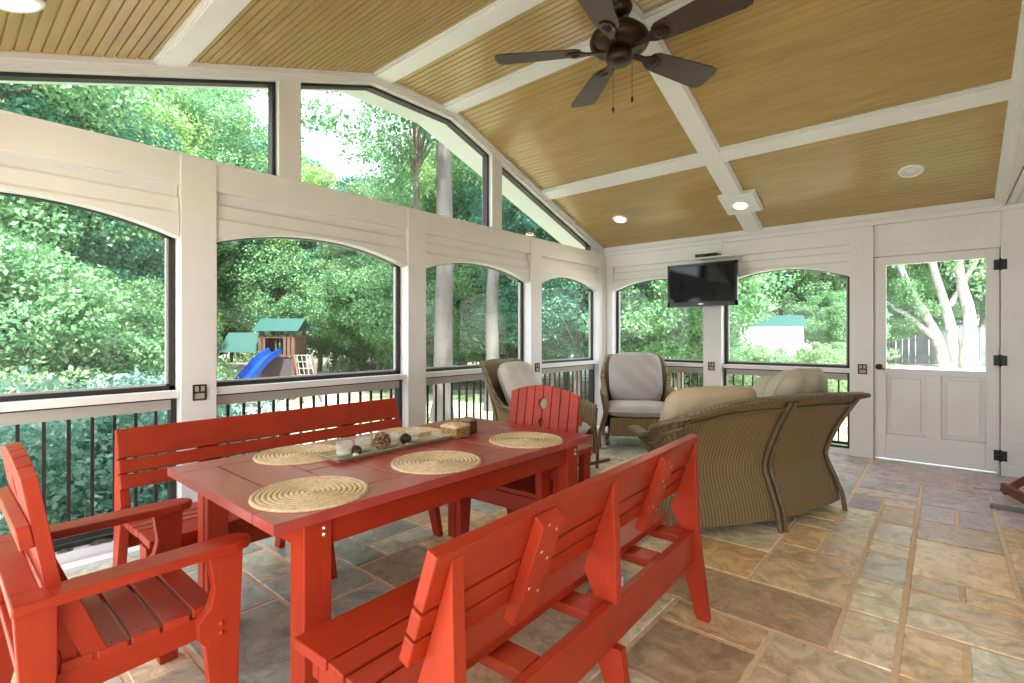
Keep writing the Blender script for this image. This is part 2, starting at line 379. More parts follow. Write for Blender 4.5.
# gable windows: black frames (top / right edges) and panes
def gable_window(idx, s0, s1, bot=2.384):
    ks = [k for k in (2.45, 3.35) if s0 < k < s1]; ss = [s0]+ks+[s1]; e = bpy.data.objects.new('window_%d' % idx, None); COL.objects.link(e); e['kind'] = 'structure'
    e.location = mpA((s0+s1)/2, bot, -.1); T = .075; fr = MB()
    lim = (zc(s1)-T) > bot+.01
    for a, b in zip(ss[:-1], ss[1:]):
        fr.prism([(a, zc(a)-T), (b, zc(b)-T), (b, zc(b)-T-.022), (a, zc(a)-T-.022)], mpA, -.12, -.05)
    for a, b in ((s0, s0+.022), (s1-.022, s1)):
        if zc(a)-T-.02 > bot: fr.prism([(a, bot), (b, bot), (b, zc(b)-T-.01), (a, zc(a)-T-.01)], mpA, -.12, -.05)
    f = fr.build('window_frame', M_bronze)
    p = MB(); p.prism([(s0+.005, bot+.002), (s1-.005, bot+.002)]+[(s, zc(s)-T-.01) for s in reversed(ss)], mpA, -.091, -.089)
    p = p.build('window_pane', M_pane)
    for c in (f, p): c.parent = e; c.matrix_parent_inverse = Matrix.Translation(-e.location)
gable_window(5, YC+.10, 1.65); gable_window(6, 1.82, 3.9); gable_window(7, 4.065, 5.93)

# wall B (end wall with door)
B = MB(); opB = [(-3.5, -2.245), (-2.02, -.738)]
for s0, s1 in opB: header(B, mpB, s0, s1); bay_low(B, mpB, s0, s1)
for s0, s1, d in ((XA-TH, -3.5, 0), (-2.24, -2.025, .012), (-.735, -.535, .012), (.39, XD+TH, .012)):
    B.prism([(s0, 0), (s1, 0), (s1, 2.354 if d else 2.188), (s0, 2.354 if d else 2.188)], mpB, -TH+.002, d if d else -.002)
    if d: B.prism([(s0, 0), (s1, 0), (s1, .09), (s0, .09)], mpB, -.02, d+.01)
# panel above door
for z0, z1, d0, d1 in ((2.035, 2.14, -.02, -.025), (2.14, 2.18, -.008, -.03), (2.18, 2.40, -.02, -.028)):
    B.prism([(-.535, z0), (.39, z0), (.39, z1), (-.535, z1)], mpB, -TH, d0)
B.prism([(XA-TH, 2.19), (-.535, 2.19), (-.535, 2.36), (XA-TH, 2.36)], mpB, -TH, 0)
B.prism([(XA-TH, 2.355), (XD+TH, 2.355), (XD+TH, 2.45), (XA-TH, 2.45)], mpB, -TH, .03)
B.prism([(XA-TH, 2.40), (XD+TH, 2.40), (XD+TH, 2.46), (XA-TH, 2.46)], mpB, .03, .055)
B.build('wall_back', M_white, kind='structure')
for i, (s0, s1) in enumerate(opB): win(8+i, mpB, s0, s1)
railing(mpB, *opB[0], 'black baluster railing behind the grey cushioned rocking armchair'); railing(mpB, *opB[1], 'black baluster railing behind the curved wicker loveseat')
# wall C behind the camera: same open bays
Cw = MB(); opC = [(-3.5, -2.0), (-1.8, -.3), (-.1, 1.3)]
for s0, s1 in opC: header(Cw, mpC, s0, s1); bay_low(Cw, mpC, s0, s1)
for s0, s1 in ((XA-TH, -3.5), (-2.0, -1.8), (-.3, -.1), (1.3, XD+TH)):
    Cw.prism([(s0, 0), (s1, 0), (s1, 2.375), (s0, 2.375)], mpC, -TH, 0)
Cw.prism([(XA-TH, 2.19), (XD+TH, 2.19), (XD+TH, 2.45), (XA-TH, 2.45)], mpC, -TH, 0)
Cw.build('wall_front', M_white, kind='structure')
# house wall on the right
D = MB(); D.box(XD, XD+TH, YC-TH, YB+TH, 0, 2.45)
D.build('wall_right', M_white, kind='structure')
D = MB(); D.box(XD-.015, XD, YC, YB, 0, .12); D.build('baseboard_right', M_white, kind='structure')
# ceiling: beadboard with real grooves, lapping along y
C_ = MB(); prof = []; y = YC-TH
def addp(y, dz): prof.append((y, zc(y)+dz))
k = 0; pitch = .052
while y < YB+TH:
    addp(y, 0); addp(y+pitch-.010, 0); addp(y+pitch-.008, .010); addp(y+pitch-.003, .010); y += pitch
x0, x1 = XA-TH, XE+.02
n = len(prof); vs = [(x0, p[0], p[1]) for p in prof]+[(x1, p[0], p[1]) for p in prof]
C_.add(vs, [(i, i+1, n+i+1, n+i) for i in range(n-1)])
cl = C_.build('ceiling', M_ceil, kind='structure', recalc=False)
# roof above (outside), overhanging eaves and rakes
R_ = MB(); pts = [(YC-.6, zc(YC-.6)+.03), (2.45, 3.46), (3.35, 3.46), (YB+.6, zc(YB+.6)+.03)]
R_.prism(pts+[(a, b+.16) for a, b in reversed(pts)], lambda a, b, d: (d, a, b), XA-.55, XD+4)
R_.build('roof', mat('eave_white', (.82, .82, .80), .6), kind='structure')
# gable face + soffit on the house side
G = MB(); ys = [YC-TH, 2.45, 3.35, YB+TH]
G.prism([(YC-TH, 2.41), (YB+TH, 2.41)]+[(y, zc(y)+.01) for y in reversed(ys)], lambda a, b, d: (d, a, b), XE, XE+.06)
G.box(XE+.002, XD+TH, YC-TH, YB+TH, 2.395, 2.409)
for a, b in zip(ys[:-1], ys[1:]):
    for off, wd in ((.022, .075), (.04, .045), (.055, .02)):
        G.prism([(a, zc(a)-off), (b, zc(b)-off), (b, zc(b)+.01), (a, zc(a)+.01)], lambda p, q, d: (d, p, q), XE-wd, XE+.001)
G.build('trim_1', M_white, kind='structure')
# ceiling battens
def batten_x(y, idx):
    m = MB(); z = zc(y); sl = 0 if abs(y-2.9) < .45 else (-.345 if y > 2.9 else .345)
    R = Matrix.Translation((0, y, z)) @ Matrix.Rotation(math.atan(sl), 4, 'X')
    for wd, t in ((.102, .010), (.090, .018), (.078, .028)): m.box(XA, XE, -wd, wd, -t, .02, R)
    m.build('trim_%d' % idx, M_white, kind='structure')
for i, y in enumerate((.98, 2.52, 3.28, 4.815)): batten_x(y, 2+i)
m = MB(); xs = -1.64
for a, b in zip(ys[:-1], ys[1:]):
    for wd, t in ((.102, .012), (.090, .022), (.078, .034)):
        m.prism([(a, zc(a)-t), (b, zc(b)-t), (b, zc(b)+.02), (a, zc(a)+.02)], lambda p, q, d: (d, p, q), xs-wd, xs+wd)
m.build('trim_6', M_white, kind='structure')
m = MB()
for d_, t in ((.075, .05), (.05, .03)):
    m.box(XA, XE, YB-d_, YB, zc(YB-d_)-t, zc(YB)+.03)
m.build('trim_7', M_white, kind='structure')
# square plates under the batten for the lit downlights
def slopeM(x, y):
    sl = 0 if abs(y-2.9) < .45 else (-.345 if y > 2.9 else .345)
    return Matrix.Translation((x, y, zc(y))) @ Matrix.Rotation(math.atan(sl), 4, 'X')
M_lit = mat('lit_lamp', (1, .9, .75), .5, emit=((1, .80, .52), 9.))
M_unlit = mat('unlit_lamp', (.75, .75, .73), .3)
M_ringp = mat('lamp_ring', (.86, .84, .80), .35)
def downlight(x, y, lit, label, plate=False, power=4):
    e = empty('recessed_downlight', label, 'ceiling light', (x, y, zc(y)))
    R = Matrix.Rotation(slopeM(x, y).to_euler().x, 4, 'X'); off = -.052 if plate else 0
    if plate:
        p = MB(); p.box(-.165, .165, -.165, .165, -.052, .002, R); p.box(-.182, .182, -.182, .182, -.030, .002, R); p.build('square_plate', M_white, e)
    r = MB(); r.lathe([(.062, off-.002), (.064, off-.010), (.088, off-.008), (.094, off-.001), (.094, off+.004)], 28, M=R); r.build('ring', M_ringp, e)
    c = MB(); c.lathe([(.0005, off-.003), (.03, off-.0035), (.063, off-.003), (.064, off)], 28, M=R)
    if not lit: c.lathe([(.0005, off-.012), (.02, off-.011), (.036, off-.006), (.04, off-.002)], 20, M=R)
    c.build('lamp', M_lit if lit else M_unlit, e)
    if lit:
        ld = bpy.data.lights.new('downlight_beam', 'SPOT'); ld.energy = power; ld.color = (1, .91, .79); ld.spot_size = math.radians(135); ld.spot_blend = .8; ld.shadow_soft_size = .06
        lo = bpy.data.objects.new('downlight_beam', ld); COL.objects.link(lo); lo.parent = e; lo.location = R @ Vector((0, 0, off-.02)); lo.rotation_euler = R.to_euler()
downlight(-3.02, .26, True, 'lit recessed ceiling light at the upper left above the windows', power=2)
downlight(-3.01, 5.55, True, 'lit recessed ceiling light in the gold boards left of the television')
downlight(-.21, 5.56, False, 'unlit recessed ceiling light near the door')
downlight(-1.615, 5.585, True, 'lit ceiling light on a square white plate across the white batten', True)
downlight(-.21, .26, True, 'recessed ceiling light in the gold boards behind the viewer')

# floor: ashlar tiles as one slab with grout bed
def build_floor():
    U = .205; x0, y0 = -3.50-U*3+.0, -.55; nx = int((XD-x0)/U)+2; ny = int((YB+.1-y0)/U)+2
    x0 = -.135-U*round((-.135-x0)/U)
    occ = np.zeros((nx, ny), bool); kinds = [(3, 2), (2, 3), (2, 2), (2, 1), (1, 2), (4, 2), (3, 3), (2, 4), (1, 1)]
    wts = [5, 4, 5, 5, 3, 1.2, .5, 1, 1]; colx = round((-.135-x0)/U)
    m = MB(); cols = []
    pal = [(.78,.57,.33), (.84,.66,.43), (.72,.52,.31), (.80,.73,.54), (.66,.50,.32), (.52,.38,.26), (.80,.56,.29), (.70,.70,.56), (.78,.65,.47)]
    rng = random.Random(11)
    for j in range(ny):
        for i in range(nx):
            if occ[i, j]: continue
            for _ in range(60):
                a, b = rng.choices(kinds, wts)[0] if _ < 50 else (1, 1)
                if i+a > nx or j+b > ny or occ[i:i+a, j:j+b].any(): continue
                if i < colx < i+a and 1.2 < y0+j*U < 5.2: continue
                break
            occ[i:i+a, j:j+b] = True
            g = .008; X0 = x0+i*U+g; X1 = x0+(i+a)*U-g; Y0 = y0+j*U+g; Y1 = y0+(j+b)*U-g
            X0c, X1c, Y0c, Y1c = max(X0, XA-.1), min(X1, XD), max(Y0, YC-.1), min(Y1, YB+.1)
            if X1c <= X0c or Y1c <= Y0c: continue
            c = list(rng.choice(pal)); f = rng.uniform(.85, 1.15)
            cx = (X0+X1)/2; cy = (Y0+Y1)/2
            if cx < -1.4 and rng.random() < .7: c = rng.choice([(.42,.43,.38), (.50,.50,.45), (.36,.36,.32), (.54,.48,.38)])  # left side: cool daylight tint put into the tile colours
            if cy > 4.4 and cx > -1.2 and rng.random() < .85: c = rng.choice([(.64,.55,.64), (.56,.49,.58), (.70,.59,.56), (.50,.46,.54)])  # near the door: lavender cast of the lighting put into the tile colours
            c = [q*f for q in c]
            bv = .006; dz = rng.uniform(-.0008, .0008)
            vs = [(X0c, Y0c, -.006), (X1c, Y0c, -.006), (X1c, Y1c, -.006), (X0c, Y1c, -.006), (X0c+bv, Y0c+bv, dz), (X1c-bv, Y0c+bv, dz), (X1c-bv, Y1c-bv, dz), (X0c+bv, Y1c-bv, dz)]
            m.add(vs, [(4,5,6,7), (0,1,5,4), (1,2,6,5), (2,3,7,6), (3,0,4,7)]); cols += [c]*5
    nf = len(m.f); m.box(XA-.15, XD+.1, YC-.15, YB+.15, -.12, -.0035)
    me_o = m.build('floor', [M_tile, M_grout], kind='structure', recalc=False); me = me_o.data
    at = me.attributes.new('tilecol', 'FLOAT_COLOR', 'FACE')
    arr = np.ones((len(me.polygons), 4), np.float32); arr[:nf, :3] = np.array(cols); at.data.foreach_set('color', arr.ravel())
    mi = np.zeros(len(me.polygons), np.int32); mi[nf:] = 1; me.polygons.foreach_set('material_index', mi)
build_floor()
m = MB(); m.box(XA, XA+.10, YC, YB, -.001, .006); m.build('trim_8', M_white, kind='structure')
# porch skirt below the floor, outside
m = MB(); m.box(XA-.17, XD+.1, YC-.17, YB+.17, -1.3, -.12); m.build('foundation', mat('brick_red', (.30, .13, .09), .9), kind='structure')

# door
dr = bpy.data.objects.new('door_1', None); COL.objects.link(dr); dr['kind'] = 'structure'; dr.location = (-.072, YB+.03, 0)
def dpart(mb, name, m, bevel=0, par=dr):
    o = mb.build(name, m, bevel=bevel); o.parent = par; o.matrix_parent_inverse = Matrix.Translation(-dr.location); return o
d = MB(); DX0, DX1 = -.525, .380; mpD = lambda s, z, q: (s, YB+.012+.0-q, z)
def dbox(mb, a, b, c, e, q0, q1): mb.prism([(a, c), (b, c), (b, e), (a, e)], mpD, q0, q1)
gx0, gx1, gz0, gz1 = -.433, .294, .915, 1.945
dbox(d, DX0, gx0, .018, 2.03, -.045, 0); dbox(d, gx1, DX1, .018, 2.03, -.045, 0); dbox(d, gx0, gx1, gz1, 2.03, -.045, 0)
dbox(d, gx0, gx1, .86, gz0, -.045, 0); dbox(d, gx0, gx1, .018, .265, -.045, 0); dbox(d, -.125, -.015, .265, .86, -.045, 0)
dpart(d, 'door_slab', M_white, .003)
for a, b in ((gx0, -.125), (-.015, gx1)):
    q = MB(); dbox(q, a, b, .265, .86, -.04, -.026); dbox(q, a+.040, b-.040, .305, .82, -.028, -.004); dpart(q, 'door_panel', M_white, .004)
q = MB(); dbox(q, gx0, gx1, gz0, gz1, -.026, -.022); dpart(q, 'door_pane', M_pane)
q = MB()
for a, b, c, e_ in ((-.56, -.515, 0, 2.05), (.370, .41, 0, 2.05), (-.56, .41, 2.018, 2.06)): q.box(a, b, YB+.060, YB+.09, c, e_)
dpart(q, 'door_light_block', M_white)  # unseen strips added behind the slab to block light at its edges
kx = -.488
q = MB(); Mk = Matrix.Translation((kx, YB+.012, .93)) @ Matrix.Rotation(PI/2, 4, 'X')
q.lathe([(.0005, 0), (.028, 0), (.028, .006), (.012, .010), (.011, .03), (.022, .038), (.029, .05), (.024, .062), (.0005, .066)], 20, M=Mk)
q.beam((kx, YB-.03, .925), (kx+.05, YB-.035, .905), .008, .012); dpart(q, 'door_handle', M_black)
for z in (1.876, 1.02, .172):
    q = MB(); q.box(.345, .383, YB-.008, YB+.013, z-.045, z+.045); q.box(.392, .43, YB-.022, YB-.011, z-.045, z+.045)
    q.lathe([(.0005, -.055), (.009, -.05), (.009, .05), (.0005, .055)], 12, c=(.387, YB-.018, z))
    for dz in (-.03, 0, .03): q.box(.352, .424, YB-.026, YB-.018, z+dz-.006, z+dz+.006)
    dpart(q, 'hinge', M_black)
q = MB(); q.box(-.53, .385, YB-.0, YB+TH, -.0, .006); q.build('threshold', mat('pale_sill', (.8, .8, .78), .5), kind='structure')

# outlet plates on the posts
def outlet(loc, axis, label):
    m = MB(); s = .038; h_ = .05
    f = (lambda a, b, d: (loc[0]+d, loc[1]+a, loc[2]+b)) if axis == 'A' else (lambda a, b, d: (loc[0]+a, loc[1]-d, loc[2]+b))
    e = empty('outlet', label, 'electrical outlet', loc)
    m.prism([(-s, -h_), (s, -h_), (s, h_), (-s, h_)], f, 0, .004)
    for a0, a1, b0, b1 in ((-s, s, h_-.008, h_), (-s, s, -h_, -h_+.008), (-s, -s+.008, -h_, h_), (s-.008, s, -h_, h_), (-.003, .003, 0, h_), (-s, s, -.004, .004)):
        m.prism([(a0, b0), (a1, b0), (a1, b1), (a0, b1)], f, .004, .012)
    o = m.build('cover', M_bronze); o.parent = e; o.matrix_parent_inverse = Matrix.Translation(-e.location)
    m = MB()
    for a0, a1, b0, b1 in ((-s+.010, -.005, .006, h_-.010), (.005, s-.010, .006, h_-.010), (-s+.010, s-.010, -h_+.010, -.006)):
        m.prism([(a0, b0), (a1, b0), (a1, b1), (a0, b1)], f, .004, .008)
    o = m.build('insert', M_ins); o.parent = e; o.matrix_parent_inverse = Matrix.Translation(-e.location)
outlet((XA+.012, 1.14, .88), 'A', 'bronze outlet cover on the white post behind the red bench')
outlet((XA+.012, 4.66, .87), 'A', 'bronze outlet cover on the post behind the red chair back')
outlet((-2.14, YB-.012, .87), 'B', 'bronze outlet cover on the post below the television')
outlet((-.625, YB-.012, .90), 'B', 'bronze outlet cover on the post beside the door')

# ------------------------------------------------------------------ ceiling fan
def fan():
    cx, cy, zb = FAN
    e = empty('ceiling_fan', 'dark bronze five-blade ceiling fan with two pull chains below the gold ceiling', 'ceiling fan', (cx, cy, 3.396)); e.scale = (1.2, 1.2, 1.2)
    def fin(ob): ob.parent = e; return ob
    m = MB(); m.lathe([(.0005, 0), (.07, 0), (.07, -.02), (.055, -.05), (.02, -.065), (.0005, -.066)], 28); fin(m.build('canopy', M_fan))
    zt = (zb-3.396)/1.2
    m = MB(); m.lathe([(.013, -.06), (.013, zt+.10)], 14); m.lathe([(.0005, zt+.14), (.03, zt+.14), (.035, zt+.11), (.0005, zt+.10)], 18); fin(m.build('downrod', M_fan))
    m = MB(); m.lathe([(.0005, zt+.115), (.055, zt+.112), (.115, zt+.09), (.152, zt+.055), (.160, zt+.035), (.160, zt+.015), (.150, zt-.005), (.12, zt-.02), (.075, zt-.03), (.0005, zt-.03)], 36); fin(m.build('motor_housing', M_fan))
    m = MB(); m.lathe([(.06, zt-.03), (.072, zt-.045), (.072, zt-.075), (.055, zt-.095), (.03, zt-.10), (.0005, zt-.10)], 28); fin(m.build('switch_housing', M_fan))
    for k in range(5):
        a = FAN_A+k*2*PI/5
        Mb = Matrix.Translation((0, 0, zt-.022)) @ Matrix.Rotation(a, 4, 'Z') @ Matrix.Rotation(math.radians(-13), 4, 'X')
        b = MB(); out = [(.21, -.045), (.24, -.064), (.34, -.072), (FAN_R-.05, -.090), (FAN_R-.015, -.083), (FAN_R, -.06), (FAN_R+.004, 0), (FAN_R, .06), (FAN_R-.015, .083), (FAN_R-.05, .090), (.34, .072), (.24, .064), (.21, .045), (.20, 0)]
        b.prism(out, lambda p, q, d: Mb @ Vector((p, q, d)), 0, .008); bo = fin(b.build('blade', M_blade, bevel=.002))
        h = MB(); h.prism([(.07, -.014), (.17, -.018), (.20, -.035), (.235, -.042), (.275, -.03), (.29, 0), (.275, .03), (.235, .042), (.20, .035), (.17, .018), (.07, .014)], lambda p, q, d: Mb @ Vector((p, q, d)), -.010, -.001)
        h.lathe([(.0005, -.02), (.022, -.018), (.026, -.010), (.026, -.008)], 16, c=(.238, 0, 0), M=Mb)
        ho = h.build('blade_bracket', M_fan); ho.parent = bo
    for dx, dy, L in ((.045, .03, .19), (-.05, .035, .21)):
        c = MB(); z0 = zt-.085
        c.tube([(dx, dy, z0), (dx*1.25, dy*1.25, z0-.01), (dx*1.25, dy*1.25, z0-L)], .0016, 6)
        c.lathe([(.0005, 0), (.006, -.004), (.008, -.016), (.006, -.03), (.0005, -.034)], 10, c=(dx*1.25, dy*1.25, z0-L)); fin(c.build('pull_chain', M_fan))
FAN = (-1.605, 2.95, 3.13); FAN_A = math.radians(212); FAN_R = .68
fan()

# ------------------------------------------------------------------ television
def tv():
    x0, x1, z0, z1 = -2.60, -1.775, 1.59, 2.105; y = 6.03
    e = empty('television', 'black flat screen television hanging below the ceiling on the end wall', 'television', ((x0+x1)/2, y, 1.6))
    def fin(ob): ob.parent = e; ob.matrix_parent_inverse = Matrix.Translation(-e.location); return ob
    m = MB()
    for a, b, c, d in ((x0, x1, z1-.028, z1), (x0, x1, z0, z0+.06), (x0, x0+.03, z0, z1), (x1-.03, x1, z0, z1)): m.box(a, b, y-.03, y+.015, c, d)
    m.box(x0+.02, x1-.02, y-.01, y+.05, z0+.02, z1-.02); fin(m.build('bezel', M_tvb, bevel=.004))
    m = MB(); m.box(x0+.03, x1-.03, y-.020, y-.012, z0+.06, z1-.028); fin(m.build('screen', M_screen_plastic))
    m = MB(); xm = (x0+x1)/2
    m.box(xm-.028, xm+.028, y-.032, y-.0295, z0+.022, z0+.034); fin(m.build('badge', M_screw))
    m = MB(); m.box(xm-.1, xm+.1, y+.05, y+.07, 1.75, 1.95); m.box(xm-.02, xm+.02, y+.05, y+.185, 1.8, 1.9)
    fin(m.build('wall_bracket', M_tvb))
tv()
m = MB(); m.box(-2.25, -1.80, 5.94, 6.20, 2.150, 2.162); m.box(-1.96, -1.945, 6.03, 6.045, 2.162, 2.38); m.box(-2.18, -2.165, 6.20, 6.225, 2.10, 2.2)
m.box(-2.25, -1.80, 6.195, 6.24, 2.13, 2.17)
tag(m.build('media_shelf', M_white), 'small white shelf hanging above the television', 'shelf')
m = MB(); m.box(-2.24, -1.985, 5.96, 6.12, 2.168, 2.205)
for k in range(4): m.box(-2.225+k*.06, -2.205+k*.06, 5.965, 5.985, 2.162, 2.17)
cb = m.build('cable_box', M_tvb, bevel=.003); tag(cb, 'black cable box on the white shelf above the television', 'cable box')
m = MB(); m.box(-2.16, -2.06, 5.9585, 5.9605, 2.178, 2.196); m.build('display', M_screen_plastic, cb)

# ------------------------------------------------------------------ red picnic table
TZ = .715; TX0, TX1, TY0, TY1 = -2.355, -1.415, .63, 2.30
def table():
    cx, cy = (TX0+TX1)/2, (TY0+TY1)/2; hx, hy = (TX1-TX0)/2, (TY1-TY0)/2
    e = empty('dining_table', 'long red wooden dining table with straw placemats and a tray on top', 'table', (cx, cy, 0))
    m = MB(); t = .032; z0, z1 = TZ-t, TZ; bw = .135
    # long side boards
    for sx in (-1, 1):
        xs_ = sorted((sx*hx, sx*(hx-bw))); m.box(xs_[0], xs_[1], -hy, hy, z0, z1)
    # end boards and paired short cross boards in fields between centre stringers
    m.box(-hx+bw+.004, hx-bw-.004, -hy, -hy+bw, z0, z1); m.box(-hx+bw+.004, hx-bw-.004, hy-bw, hy, z0, z1)
    y = -hy+bw+.004; inner = 2*(hy-bw)-.008; n = 7; w_ = inner/n
    for k in range(n):
        ya, yb = y+k*w_+.004, y+(k+1)*w_-.004
        if k % 2 == 0: m.box(-hx+bw+.004, hx-bw-.004, ya, yb, z0, z1)
        else:
            m.box(-hx+bw+.004, -.004, ya, yb, z0, z1); m.box(.004, hx-bw-.004, ya, yb, z0, z1)
    m.build('tabletop', M_table, e, bevel=.0015)
    m = MB(); m.box(-hx+.09, hx-.09, -hy+.08, hy-.08, z0-.006, z0-.0005); m.build('gap_shade_board', mat('gap_shade_red', (.10, .012, .010), .7), e)  # added dark board, not a table part: makes the plank gaps read as shade
    m = MB(); a = .10
    for sx in (-1, 1): m.box(sx*(hx-.055)-.019, sx*(hx-.055)+.019, -hy+.106, hy-.106, TZ-t-.09, TZ-t-.007)
    for sy in (-1, 1): m.box(-hx+.07, hx-.07, sy*(hy-.13)-.019, sy*(hy-.13)+.019, TZ-t-.09, TZ-t-.007)
    m.box(-.045, .045, -hy+.1, hy-.1, TZ-t-.04, TZ-t-.007)
    m.build('apron', M_red, e, bevel=.003)
    for sx in (-1, 1):
        for sy in (-1, 1):
            m = MB(); xa, xb = sorted((sx*(hx-.022), sx*(hx-.022-.062))); ya, yb = sorted((sy*(hy-.10), sy*(hy-.10-.09)))
            m.box(xa, xb, ya, yb, 0, TZ-t)                          # leg block
            xc, xd = sorted((sx*(hx-.085), sx*(hx-.120))); m.box(xc, xd, ya+.005, yb-.005, .0, TZ-t-.005)
            l = m.build('leg', M_redz, e, bevel=.004)
            b = MB()
            for z in (.655, .635):
                Mx = Matrix.Translation((sx*(hx-.022), (ya+yb)/2+.02, z)) @ Matrix.Rotation(sx*PI/2, 4, 'Y'); b.lathe([(.0005, .006), (.006, .005), (.008, 0)], 10, M=Mx)
            b.build('bolt', M_screw, l)
table()

# ------------------------------------------------------------------ red benches (local: length Y, front -X, back +X)
def bench():
    L = 1.57; hl = L/2
    e = empty('garden_bench', '', 'bench')
    # seat: contoured boards, x from -.26 to +.14
    m = MB(); sz = .43
    bs = [(-.285, -.125, -.002, 0), (-.115, -.05, 0, -.006), (-.04, .025, -.006, -.008), (.035, .14, -.008, -.008)]
    for a, b, za, zb in bs:
        m.add([(a, -hl, sz+za-.03), (b, -hl, sz+zb-.03), (b, hl, sz+zb-.03), (a, hl, sz+za-.03), (a, -hl, sz+za), (b, -hl, sz+zb), (b, hl, sz+zb), (a, hl, sz+za)],
              [(0,3,2,1),(4,5,6,7),(0,1,5,4),(1,2,6,5),(2,3,7,6),(3,0,4,7)])
    m.build('seat', M_red, e, bevel=.004)
    # backrest: three boards leaning back
    b0 = Vector((.158, 0, .548)); b1 = Vector((.250, 0, .808)); u = (b1-b0); BL = u.length; u.normalize(); nrm = Vector((u.z, 0, -u.x))
    m = MB()
    for s0, s1 in ((0, .062), (.070, .132), (.140, BL)):
        p = [b0+u*s0, b0+u*s1, b0+u*s1+nrm*.032, b0+u*s0+nrm*.032]
        m.prism([(q.x, q.z) for q in p], lambda a, c, d: (a, d, c), -hl, hl)
    m.build('backrest', M_red, e, bevel=.004)
    # rear apron board
    m = MB(); m.box(.243, .273, -hl+.01, hl-.040, .245, .385); m.build('rear_apron', M_red, e, bevel=.004)
    m = MB(); m.box(-.275, -.246, -hl+.05, hl-.05, .30, .398); m.build('front_apron', M_red, e, bevel=.004)
    bt = b0+u*(BL-.022)+nrm*.033; bb = b0+nrm*.033
    for y in (-hl+.065, 0, hl-.019):
        # wedge shaped upright behind the boards, splayed legs, flat cross board
        m = MB(); last = y > .5
        m.prism([(bt.x, bt.z), (.287, .387), (.205, .387), (.165, .47), (bb.x, bb.z)], lambda a, c, d: (a, d, c), y-.019, y+.019)
        m.build('back_support', M_redz, e, bevel=.003)
        m = MB()
        if last: m.prism([(.17, .386), (.287, .386), (.335, .0), (.280, .0), (.205, .27)], lambda a, c, d: (a, d, c), y-.0185, y+.0185)
        else: m.prism([(.17, .386), (.242, .386), (.242, .243), (.300, .243), (.335, .0), (.280, .0), (.195, .25)], lambda a, c, d: (a, d, c), y-.0185, y+.0185)
        m.build('leg', M_redz, e, bevel=.003)
        m = MB(); m.prism([(-.232, .385), (-.14, .385), (-.17, .22), (-.245, 0), (-.30, 0), (-.245, .26)], lambda a, c, d: (a, d, c), y-.0185, y+.0185); m.build('leg', M_redz, e, bevel=.003)
    for y in (-hl+.135, -.42, -.07, .40, hl-.09):
        m = MB(); m.box(-.211, .242, y-.045, y+.045, .352, .386); m.build('crossbar', M_redx, e, bevel=.003)
    for y in (-.40, .40):
        m = MB(); q0 = b0+u*(-.045)+nrm*.033; q1 = b0+u*(BL-.010)+nrm*.033; q2 = q1+nrm*.034-u*.015; q3 = q0+nrm*.034
        m.prism([(q.x, q.z) for q in (q0, q1, q2, q3)], lambda a, c, d: (a, d, c), y-.05, y+.05); c = m.build('back_cleat', M_redz, e, bevel=.003)
        for f_, dy in ((.12, .025), (.22, -.025), (.5, .02), (.62, -.02), (.82, .02), (.92, -.025)):
            p = b0+u*(BL*f_)+nrm*.067; ang = math.atan2(nrm.x, nrm.z)
            s = MB(); s.lathe([(.0005, .002), (.004, .0015), (.005, 0)], 8, M=Matrix.Translation((p.x, y+dy, p.z)) @ Matrix.Rotation(ang, 4, 'Y')); s.build('screw', M_screw, c)
    return e
b1 = bench(); b1.rotation_euler = (0, 0, math.radians(2)); b1.location = (-1.075, 1.44, 0); b1['label'] = 'orange-red wooden bench nearest the viewer, seen from behind its backrest'; b1['group'] = 'red garden benches'
b2 = copy_tree(b1); b2.location = (-2.66, 1.36, 0); b2.rotation_euler = (0, 0, PI); b2['label'] = 'dark red wooden bench on the far side of the table against the windows'

